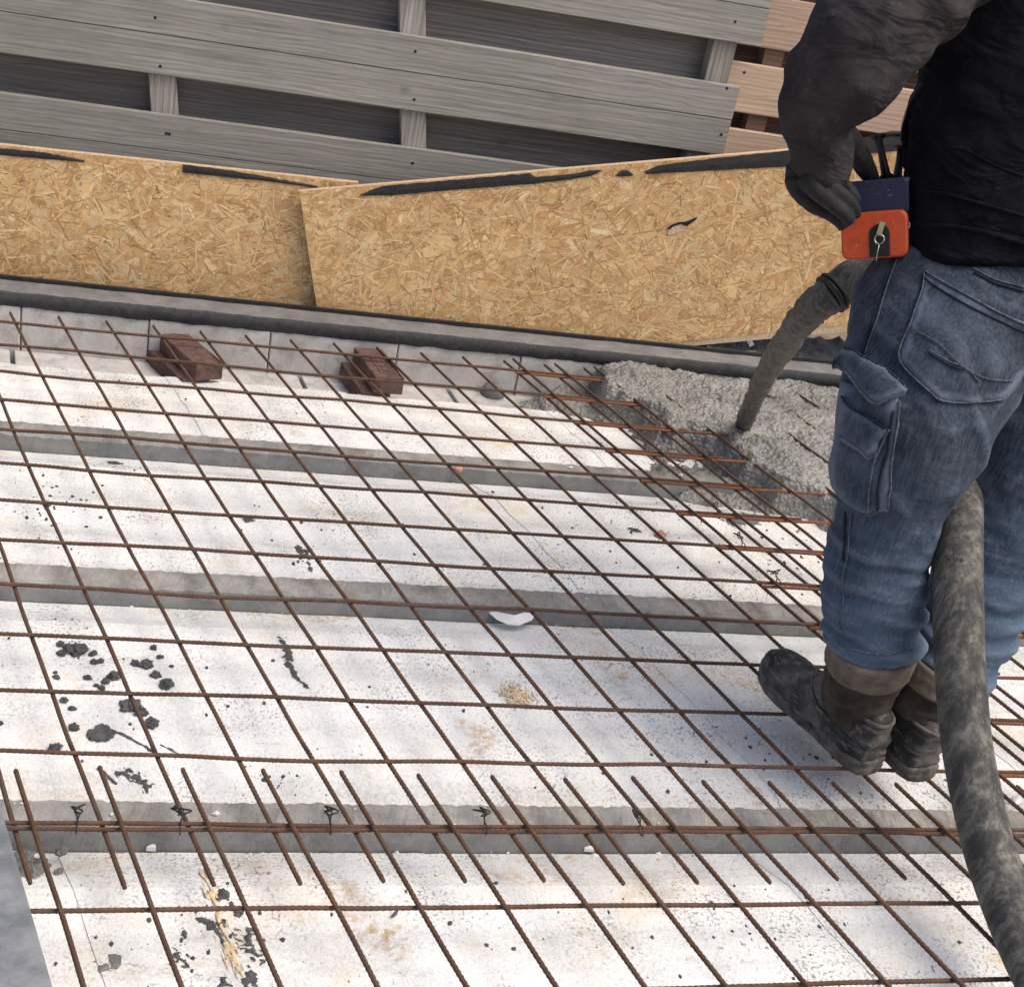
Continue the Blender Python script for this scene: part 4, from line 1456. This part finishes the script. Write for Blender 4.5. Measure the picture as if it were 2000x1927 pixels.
# yoke and side seam
seam(JB, [(1900, 524), (1940, 545), (2000, 562)], 'yoke_seam', jeans, MAT['stitch'], 0.0012, 0.002)
seam(JB, [(1902, 532), (1942, 553), (2000, 570)], 'yoke_seam', jeans, MAT['seam'], 0.0018, 0.002)
seam(JB, [(1753, 505), (1742, 535), (1727, 580), (1712, 630), (1690, 690)], 'side_seam', jeans, MAT['stitch'], 0.0013, 0.002)
seam(JB, [(1743, 505), (1732, 540), (1715, 590), (1702, 635), (1683, 690)], 'side_seam', jeans, MAT['seam'], 0.0022, 0.002)
seam(JB, [(1664, 1000), (1660, 1040), (1655, 1090), (1646, 1130), (1648, 1175), (1638, 1215), (1650, 1240)], 'side_seam', jeans, MAT['stitch'], 0.0013, 0.002)
seam(JB, [(1652, 1000), (1650, 1050), (1648, 1095)], 'side_seam', jeans, MAT['seam'], 0.002, 0.002)
seam(JB, [(1630, 1250), (1660, 1266), (1727, 1278), (1780, 1268)], 'hem_stitch', jeans, MAT['stitch'], 0.0013, 0.002)
# cargo pocket
cp = [(1648, 745), (1690, 760), (1755, 780), (1756, 830), (1742, 900), (1736, 995), (1716, 996), (1690, 1005), (1655, 985), (1628, 945), (1626, 900), (1636, 860), (1640, 800)]
patch(JB, cp, 'cargo_pocket', jeans, MAT['denim'], 0.009, 9, 0.006, 0.01)
ip = [(1655, 775), (1670, 795), (1735, 832), (1738, 842), (1720, 860), (1716, 880), (1700, 893), (1650, 858), (1646, 820)]
patch(JB, ip, 'inner_pocket', jeans, MAT['denim'], 0.017, 9, 0.003, 0.012)
fp = [(1662, 682), (1690, 698), (1735, 728), (1772, 758), (1766, 770), (1745, 782), (1722, 790), (1706, 784), (1685, 758), (1668, 736), (1650, 722), (1630, 716), (1624, 705), (1645, 700)]
fl_ = patch(JB, fp, 'pocket_flap', jeans, MAT['denim'], 0.02, 8, 0.002, 0.006)
for nm, line, rr, of, mt in (('flap_seam', [(1663, 683), (1690, 700), (1735, 730), (1772, 760)], 0.0035, 0.017, 'seam'),
                             ('flap_edge', [(1626, 708), (1650, 722), (1668, 737), (1685, 760), (1706, 785), (1722, 791), (1745, 783), (1768, 770)], 0.002, 0.021, 'stitch'),
                             ('pocket_edge', [(1656, 776), (1672, 797), (1705, 815), (1736, 833)], 0.0022, 0.018, 'seam'),
                             ('pocket_edge', [(1650, 850), (1680, 874), (1700, 893), (1716, 882)], 0.0015, 0.021, 'stitch'),
                             ('pocket_edge', [(1757, 785), (1754, 830), (1744, 900), (1737, 990)], 0.0016, 0.011, 'stitch'),
                             ('pocket_edge', [(1742, 835), (1728, 862), (1710, 900), (1706, 950), (1700, 1000)], 0.0018, 0.017, 'stitch'),
                             ('pocket_edge', [(1748, 800), (1738, 870), (1722, 930), (1718, 990)], 0.0026, 0.014, 'seam'),
                             ('pocket_edge', [(1630, 955), (1655, 985), (1690, 1004), (1716, 996)], 0.0014, 0.012, 'stitch')):
    seam(JB, line, nm, jeans, MAT[mt], rr, of)

# top: black bodywarmer over the torso
bm = bmesh.new()
To = [(1972, 520, 2.16, 206), (1975, 440, 2.15, 208), (1978, 360, 2.14, 205), (1985, 260, 2.12, 208), (1998, 150, 2.09, 200), (2015, 30, 2.06, 195), (2030, -120, 2.03, 205), (2040, -260, 2.0, 215), (2045, -380, 1.98, 175), (2045, -450, 1.97, 90)]
px_tube(bm, To, 36, 5, [0.66] * 60)
# open front flap hanging away from the belly
px_tube(bm, [(1815, 90, 2.13, 22), (1815, 165, 2.15, 30), (1795, 230, 2.17, 34), (1790, 280, 2.18, 32), (1800, 330, 2.18, 34)], 12, 4, 0.8)
tm_ = remeshed('bodywarmer', bm, 0.009, 4)
displace(tm_, lambda c, n: 0.006 * fb(c.x * 8, c.y * 8, c.z * 10) + 0.004 * (1 - 2 * abs(fb(c.x * 5, c.y * 5, c.z * 18))))
warm = link('bodywarmer', tm_, person, MAT['jacket'])
TB = bvh(tm_)
# zip with teeth on the flap edge
bm = bmesh.new()
zp = spline([(1802, 165), (1790, 185), (1776, 212), (1766, 245), (1763, 275)], 8)
for i, s in enumerate(zp):
    c = hit(TB, s[0] + 4, s[1], 0.002, 2.17)
    c = at(s[0] - 1, s[1], t=(c - CAM).dot(FWD))
    bmesh.ops.create_cube(bm, size=1.0, matrix=Matrix.Translation(c) @ Matrix.Rotation(0.4, 4, 'Y') @ Matrix.Diagonal((0.007, 0.004, 0.0024, 1)))
link('zip', bm_mesh('zip', bm), warm, MAT['black'])
seam(TB, [(1846, 295), (1880, 290), (1940, 322), (2000, 345)], 'pocket_seam', warm, MAT['jacket'], 0.0022, 0.0)
seam(TB, [(1775, 372), (1850, 380), (1930, 402), (2010, 425)], 'hem_seam', warm, MAT['jacket'], 0.003, 0.0)
seam(TB, [(1775, 440), (1850, 442), (1930, 455), (2010, 480)], 'waist_belt', warm, MAT['jacket'], 0.005, -0.001)

# sleeves
bm = bmesh.new()
Ar = [(1960, -230, 2.0, 120), (1880, -130, 1.97, 128), (1790, -40, 1.95, 126), (1725, 30, 1.945, 122), (1668, 110, 1.95, 110), (1622, 170, 1.97, 96), (1598, 220, 1.99, 74), (1598, 262, 2.02, 60), (1604, 298, 2.045, 60), (1600, 326, 2.06, 64), (1596, 338, 2.07, 60)]
px_tube(bm, Ar, 24, 5, 0.95)
# bulging folds at the shoulder
px_tube(bm, [(1700, 62, 1.93, 40), (1760, 85, 1.92, 42), (1800, 82, 1.93, 28)], 12, 4)
px_tube(bm, [(1770, 20, 1.92, 40), (1820, 28, 1.92, 36), (1848, 34, 1.93, 20)], 12, 4)
px_tube(bm, [(1790, -30, 1.91, 46), (1845, -16, 1.92, 42), (1872, 0, 1.94, 22)], 12, 4)
# right sleeve, reaching forward on the far side
px_tube(bm, [(2120, -230, 2.04, 110), (2200, -100, 2.08, 120), (2240, 60, 2.14, 110), (2200, 190, 2.26, 90), (2100, 280, 2.4, 66), (1990, 330, 2.48, 55)], 20, 4)
sm_ = remeshed('sweatshirt', bm, 0.0085, 5)
displace(sm_, lambda c, n: 0.005 * fb(c.x * 8 + c.z * 4, c.y * 8, c.z * 10, 3) + 0.01 * (0.6 - 2.0 * abs(fb(c.x * 9 - c.z * 5, c.y * 5 + 4, c.z * 9 + c.x * 6, 2))))
link('sweatshirt', sm_, person, MAT['sleeve'])

# gloved left hand
bm = bmesh.new()
px_tube(bm, [(1592, 330, 2.07, 58), (1588, 350, 2.08, 54), (1594, 370, 2.09, 46), (1608, 388, 2.095, 36)], 16, 4, 0.6)
for f in ([(1552, 345, 2.06, 22), (1560, 370, 2.07, 20), (1588, 398, 2.08, 18), (1622, 416, 2.09, 16), (1642, 432, 2.095, 14), (1650, 446, 2.095, 11)],
          [(1576, 346, 2.045, 21), (1592, 368, 2.04, 19), (1624, 396, 2.05, 17), (1648, 416, 2.06, 15), (1660, 432, 2.075, 12)],
          [(1600, 344, 2.05, 20), (1622, 364, 2.045, 18), (1650, 388, 2.055, 16), (1668, 408, 2.07, 13), (1673, 420, 2.085, 11)],
          [(1620, 338, 2.075, 17), (1642, 356, 2.08, 15), (1662, 378, 2.085, 13), (1672, 394, 2.095, 10)],
          [(1640, 258, 2.06, 30), (1664, 288, 2.1, 27), (1685, 318, 2.14, 21), (1700, 344, 2.165, 17), (1707, 360, 2.18, 14)]):
    px_tube(bm, f, 12, 4, 1.0)
gm = remeshed('glove', bm, 0.0026, 1)
displace(gm, lambda c, n: 0.0014 * fb(c.x * 40, c.y * 40, c.z * 40))
link('glove', gm, person, MAT['glove'])
# right glove on the far side of the box
bm = bmesh.new()
px_tube(bm, [(2000, 325, 2.47, 46), (1960, 350, 2.47, 44), (1925, 375, 2.46, 38)], 14, 4, 0.7)
for k in range(4):
    px_tube(bm, [(1935, 352 + 14 * k, 2.46, 15), (1905, 372 + 15 * k, 2.45, 14), (1885, 395 + 15 * k, 2.43, 12), (1880, 412 + 13 * k, 2.42, 10)], 10, 3)
px_tube(bm, [(1950, 345, 2.45, 16), (1920, 345, 2.42, 14), (1895, 352, 2.4, 12)], 10, 3)
link('glove', remeshed('glove', bm, 0.005, 2), person, MAT['glove'])

# head and neck above the frame, turned away from the camera
hc = at(2020, -620, t=1.99)
bm = bmesh.new()
fw = Vector((-0.3, 0.95, 0)).normalized(); lf = Vector((-fw.y, fw.x, 0)); up = Vector((0, 0, 1))
def ball(c, rx, ry, rz):
    M_ = Matrix((lf, fw, up)).transposed().to_4x4()
    bmesh.ops.create_uvsphere(bm, u_segments=24, v_segments=16, radius=1.0, matrix=Matrix.Translation(c) @ M_ @ Matrix.Diagonal((rx, ry, rz, 1)))
ball(hc + up * 0.03, 0.073, 0.088, 0.082)
ball(hc + fw * 0.02 - up * 0.03, 0.06, 0.07, 0.075)
ball(hc + fw * 0.088 - up * 0.008, 0.011, 0.016, 0.02)
ball(hc + fw * 0.075 - up * 0.045, 0.024, 0.012, 0.008)
for s in (-1, 1):
    ball(hc + lf * 0.074 * s - up * 0.002, 0.01, 0.018, 0.03)
    ball(hc + fw * 0.075 + lf * 0.03 * s + up * 0.015, 0.014, 0.01, 0.007)
loft(bm, [hc - up * 0.04 - fw * 0.01, hc - up * 0.1 - fw * 0.02, hc - up * 0.2 - fw * 0.02], [0.05, 0.052, 0.07], 20, ref=fw)
link('body', remeshed('body', bm, 0.006, 2), person, MAT['skin'])
bm = bmesh.new()
ball(hc + up * 0.04 - fw * 0.008, 0.08, 0.094, 0.084)
ball(hc - fw * 0.04 - up * 0.01, 0.068, 0.055, 0.07)
hm = remeshed('hair', bm, 0.006, 1)
bm = bmesh.new(); bm.from_mesh(hm)
bmesh.ops.delete(bm, geom=[v for v in bm.verts if (v.co - hc).dot(fw) > 0.06 and (v.co - hc).dot(up) < 0.06], context='VERTS')
bm.to_mesh(hm); bm.free()
displace(hm, lambda c, n: 0.004 * fb(c.x * 90, c.y * 90, c.z * 25))
link('hair', hm, person, MAT['hair'])


# boots ------------------------------------------------------------------------------
def boot(heel, toe, top, label, sd):
    d = (toe - heel); d.z = 0
    L = d.length; d.normalize()
    s = Vector((d.y, -d.x, 0))
    u_ = Vector((0, 0, 1))
    ZS = 0.0
    # outline half widths along the foot (0 heel .. 1 toe), outer / inner
    out = [(0.0, 0.012, 0.012), (0.02, 0.03, 0.03), (0.08, 0.038, 0.038), (0.2, 0.04, 0.039), (0.38, 0.04, 0.037), (0.55, 0.045, 0.042), (0.7, 0.05, 0.047), (0.82, 0.048, 0.045), (0.92, 0.038, 0.036), (0.98, 0.02, 0.02), (1.0, 0.006, 0.006)]
    root = link('boot', bpy.data.meshes.new('boot_part'), person, None) if False else None
    # sole
    bm = bmesh.new()
    layers = [(0.0, 0.95), (0.004, 1.0), (0.011, 1.05), (0.0135, 0.98), (0.0165, 0.98), (0.019, 1.05), (0.026, 1.05), (0.029, 0.97)]
    rg = []
    for z, k in layers:
        ring = []
        for t, a, b in out:
            lift = 0.014 * max(0, (t - 0.75) / 0.25) ** 2
            ring.append(bm.verts.new(heel + d * (L * (0.5 + (t - 0.5) * (0.97 + 0.03 * k))) + s * a * k + u_ * (ZS + z + lift)))
        for t, a, b in out[::-1]:
            lift = 0.014 * max(0, (t - 0.75) / 0.25) ** 2
            ring.append(bm.verts.new(heel + d * (L * (0.5 + (t - 0.5) * (0.97 + 0.03 * k))) - s * b * k + u_ * (ZS + z + lift)))
        rg.append(ring)
    n = len(rg[0])
    for i in range(len(rg) - 1):
        for j in range(n):
            j2 = (j + 1) % n
            bm.faces.new((rg[i][j], rg[i][j2], rg[i + 1][j2], rg[i + 1][j]))
    bm.faces.new(rg[0][::-1]); bm.faces.new(rg[-1])
    sole_me = bm_mesh('sole', bm, True)
    # foot of the boot: rubber shell and leather shaft as cross sections along the foot
    bm = bmesh.new()
    sec = [(0.02, 0.028, 0.095), (0.06, 0.036, 0.11), (0.14, 0.04, 0.115), (0.25, 0.041, 0.118), (0.36, 0.041, 0.115), (0.46, 0.043, 0.1), (0.56, 0.046, 0.083), (0.67, 0.048, 0.073), (0.78, 0.047, 0.069), (0.87, 0.042, 0.066), (0.94, 0.031, 0.056), (0.985, 0.014, 0.038)]
    prev = None
    for t, wd, ht in sec:
        ht *= 1.08
        ring = []
        lift = 0.012 * max(0, (t - 0.75) / 0.25) ** 2
        for k in range(17):
            th = math.pi * k / 16
            cx_ = math.cos(th); sz = math.sin(th)
            ring.append(bm.verts.new(heel + d * (L * t) + s * (math.copysign(abs(cx_) ** 0.6, cx_) * wd * 0.98) + u_ * (ZS + 0.024 + lift + (ht - 0.024) * sz ** 0.75)))
        if prev:
            for k in range(16):
                bm.faces.new((prev[k], prev[k + 1], ring[k + 1], ring[k]))
            bm.faces.new((prev[0], ring[0], ring[16], prev[16]))
        else:
            bm.faces.new(ring)
        prev = ring
    bm.faces.new(prev[::-1])
    fm = remeshed('foot', bm, 0.004, 3)
    displace(fm, lambda c, n: 0.0028 * fb(c.x * 25 + sd, c.y * 25, c.z * 30) + 0.0025 * (0.5 - 1.6 * abs(fb(c.x * 30, c.y * 12, c.z * 30, 2))) + 0.002 * math.sin((c.z - ZS) * 210) * (1 if (c - heel).dot(d) < 0.3 * L and c.z < 0.1 else 0))
    foot = link('boot', fm, person, MAT['rubber'])
    link('sole', sole_me, foot, MAT['sole'])
    # leather shaft
    an = heel + d * (L * 0.27) + u_ * (ZS + 0.085)
    bm = bmesh.new()
    pts = [an + (top - an) * k + d * 0.0 for k in (0.0, 0.2, 0.4, 0.6, 0.8, 0.93)]
    rad = [0.056, 0.061, 0.065, 0.068, 0.07, 0.071]
    loft(bm, pts, rad, 24, [1.08, 1.0, .95, .95, .95, .95], ref=d)
    lm_ = remeshed('shaft', bm, 0.0045, 2)
    displace(lm_, lambda c, n: 0.004 * fb(c.x * 18, c.y * 18 + sd, c.z * 24) + 0.0045 * (0.5 - 1.8 * abs(fb(c.x * 8, c.y * 8, c.z * 32, 2))))
    link('shaft', lm_, foot, MAT['leather'])
    bm = bmesh.new()
    ax_ = (top - an).normalized()
    for k, (f0, r0) in enumerate(((0.8, 0.0765), (0.96, 0.078))):
        p0 = an + (top - an) * f0
        loft(bm, [p0 - ax_ * 0.016, p0 - ax_ * 0.011, p0 + ax_ * 0.011, p0 + ax_ * 0.015], [r0 - 0.004, r0, r0, r0 - 0.004], 24, 0.95, ref=d)
    cm_ = remeshed('collar', bm, 0.0035, 2)
    displace(cm_, lambda c, n: 0.0016 * fb(c.x * 30, c.y * 30 + sd, c.z * 60))
    link('collar', cm_, foot, MAT['cuff'])
    # rubber heel guard ridge and vamp seam
    FB = bvh(fm)
    bm = bmesh.new()
    rp = []
    for k in range(15):
        th = math.pi * (k / 14) - math.pi / 2
        q = heel + d * (L * 0.2 - L * 0.2 * math.cos(th)) + s * 0.045 * math.sin(th) + u_ * (ZS + 0.1 + 0.01 * abs(math.sin(th)))
        co, no, _, _ = FB.find_nearest(q)
        rp.append(co + no * 0.002)
    loft(bm, rp, [0.0042] * len(rp), 8)
    link('heel_rim', bm_mesh('heel_rim', bm, True), foot, MAT['sole'])
    bm = bmesh.new()
    rp = []
    for t, w_s, z in ((0.1, -1, 0.05), (0.25, -1, 0.06), (0.4, -1, 0.07), (0.5, -0.9, 0.085), (0.56, -0.5, 0.1), (0.58, 0, 0.105)):
        q = heel + d * (L * t) - s * w_s * 0.05 + u_ * (ZS + z)
        for ss in (1,):
            co, no, _, _ = FB.find_nearest(heel + d * (L * t) + s * w_s * 0.06 + u_ * (ZS + z))
            rp.append(co + no * 0.0005)
    loft(bm, rp, [0.0016] * len(rp), 6)
    link('vamp_seam', bm_mesh('vamp_seam', bm, True), foot, MAT['black'])
    # pull tab in front of the collar
    bm = bmesh.new()
    p0 = an + (top - an) * 0.92 + d * 0.072
    hexa(bm, [p0 - s * .012 - ax_ * .03, p0 + s * .012 - ax_ * .03, p0 + s * .012 - ax_ * .03 + d * .005, p0 - s * .012 - ax_ * .03 + d * .005,
              p0 - s * .012 + ax_ * .03 + d * .01, p0 + s * .012 + ax_ * .03 + d * .01, p0 + s * .012 + ax_ * .03 + d * .015, p0 - s * .012 + ax_ * .03 + d * .015])
    bev(bm, 0.002, 2)
    link('pull_tab', bm_mesh('pull_tab', bm), foot, MAT['leather'])
    return foot


h1 = at(1700, 1512, z=0.004); t1 = at(1490, 1312, z=0.004)
boot(h1, t1, at(1706, 1262, t=2.255), 'boot', 1.0)
h2 = at(1802, 1526, z=0.004)
boot(h2, h2 + Vector((-0.06, 0.295, 0)), at(1838, 1310, t=2.33), 'boot', 5.0)

# ------------------------------------------------------------------ radio control box
TBX = 2.125
cbx = at(1706, 432, t=TBX)
rc = empty('control_box', cbx, 'orange and navy radio control box held at the worker\'s belt', 'remote control')
dn = (ray(1706, 432).normalized() + RGT * 0.12).normalized()      # the box end faces back past the hip
dz = (at(1706, 352, t=TBX) - at(1706, 500, t=TBX)).normalized()
ex = dn.cross(dz).normalized()
if ex.dot(RGT) < 0: ex = -ex
dz = ex.cross(dn).normalized()
if dz.z < 0: dz = -dz
px = TBX / FPX


def rect_ring(bm, c, hx, hz, rad, n=4):
    ring = []
    for cx_, cz_, a0 in ((1, 1, 0), (-1, 1, 90), (-1, -1, 180), (1, -1, 270)):
        for i in range(n + 1):
            a = R(a0 + 90 * i / n)
            ring.append(c + ex * (cx_ * (hx - rad) + rad * math.cos(a)) + dz * (cz_ * (hz - rad) + rad * math.sin(a)))
    return [bm.verts.new(q) for q in ring]


def slab(name, c, hx, hz, depth, rad, mat, parent, taper=1.0):
    bm = bmesh.new()
    rs = [rect_ring(bm, c + dn * 0.006, hx - 0.004, hz - 0.004, rad), rect_ring(bm, c, hx - 0.006, hz - 0.006, rad)]
    A_ = [rect_ring(bm, c, hx - 0.003, hz - 0.003, rad), rect_ring(bm, c + dn * 0.003, hx, hz, rad), rect_ring(bm, c + dn * (depth - 0.003), hx * taper, hz, rad), rect_ring(bm, c + dn * depth, hx * taper - 0.003, hz - 0.003, rad)]
    for v in rs[0] + rs[1]: bm.verts.remove(v)
    n = len(A_[0])
    for i in range(3):
        for j in range(n):
            bm.faces.new((A_[i][j], A_[i][(j + 1) % n], A_[i + 1][(j + 1) % n], A_[i + 1][j]))
    bm.faces.new(A_[0][::-1]); bm.faces.new(A_[3])
    return link(name, bm_mesh(name, bm), parent, mat)


cn = at(1706, 386, t=TBX)
co_ = at(1707, 459, t=TBX)
slab('upper_case', cn, 66 * px, 34 * px, 0.13, 0.006, MAT['navy'], rc)
lower = slab('lower_case', co_, 63 * px, 45 * px, 0.13, 0.012, MAT['orange'], rc)
slab('rim', at(1706, 357, t=TBX), 68 * px, 6 * px, 0.135, 0.004, MAT['navy'], rc)
# arched dark recess with the key
bm = bmesh.new()


def on_box(u, v, off):
    d_ = ray(u, v)
    return CAM + d_ * ((co_ - CAM).dot(dn) / d_.dot(dn)) - dn * off


cc = on_box(1718, 468, 0.0012)
ring = []
wv_, hv = 19.5 * px, 30 * px
out_ = [(-1, -1.1), (1, -1.1)] + [(math.cos(R(a)), 0.35 + 0.65 * math.sin(R(a))) for a in range(0, 181, 15)]
f0 = [bm.verts.new(cc + ex * a * wv_ + dz * b * hv) for a, b in out_]
f1 = [bm.verts.new(cc + ex * a * wv_ * 0.8 + dz * b * hv * 0.92 - dn * 0.0006) for a, b in out_]
n = len(out_)
for i in range(n):
    bm.faces.new((f0[i], f0[(i + 1) % n], f1[(i + 1) % n], f1[i]))
bm.faces.new(f1)
link('key_recess', bm_mesh('key_recess', bm), lower, MAT['black'])
bm = bmesh.new()
kc = on_box(1721, 447, 0.008)
a_ = (ex * 0.3 + dz * 0.95).normalized(); b_ = a_.cross(dn)
hexa(bm, [kc - a_ * .011 - b_ * .004, kc + a_ * .011 - b_ * .004, kc + a_ * .011 + b_ * .004, kc - a_ * .011 + b_ * .004, kc - a_ * .011 - b_ * .004 + dn * .004, kc + a_ * .011 - b_ * .004 + dn * .004, kc + a_ * .011 + b_ * .004 + dn * .004, kc - a_ * .011 + b_ * .004 + dn * .004])
link('key', bm_mesh('key', bm), lower, MAT['brass'])
bm = bmesh.new()
kr = on_box(1719, 467, 0.01)
pts = [kr + ex * 9 * px * math.cos(a) + dz * 9 * px * math.sin(a) for a in [i * math.pi / 8 for i in range(17)]]
loft(bm, pts, [0.0011] * 17, 6)
pts = [on_box(1719, 475, .01), on_box(1716, 490, .012), on_box(1713, 510, .01)]
loft(bm, pts, [0.0009] * 3, 6)
link('key_ring', bm_mesh('key_ring', bm, True), lower, MAT['steel'])
bm = bmesh.new()
pts = [at(1768 + 9 * math.cos(R(a)), 440 + 9 * math.sin(R(a)), t=TBX) for a in range(-80, 110, 20)]
loft(bm, pts, [0.0012] * len(pts), 6)
link('hook', bm_mesh('hook', bm, True), rc, MAT['steel'])
# joysticks
for (u0, v0, u1, v1, dd, rr) in ((1732, 350, 1716, 270, 0.06, 8), (1752, 350, 1760, 290, 0.13, 7)):
    bm = bmesh.new()
    a, b = at(u0, v0, t=TBX + dd), at(u1, v1, t=TBX + dd - 0.01)
    loft(bm, [a, a + (b - a) * 0.15, a + (b - a) * 0.6, b], [0.014, 0.0075, 0.006, 0.0065], 14)
    loft(bm, [b - (b - a) * 0.02, b + (b - a) * 0.04, b + (b - a) * 0.1], [0.012, 0.014, 0.011], 14)
    link('joystick', bm_mesh('joystick', bm, True), rc, MAT['black'])
bm = bmesh.new()
a, b = at(1712, 268, t=TBX + 0.05), at(1762, 268, t=TBX + 0.12)
pts = [at(1735, 352, t=TBX + .03), at(1722, 300, t=TBX + .035), at(1716, 268, t=TBX + .04), at(1740, 262, t=TBX + .08), at(1772, 262, t=TBX + .13), at(1776, 300, t=TBX + .15), at(1778, 352, t=TBX + .16)]
loft(bm, pts, [0.005] * len(pts), 10)
link('guard_rail', bm_mesh('guard_rail', bm, True), rc, MAT['black'])
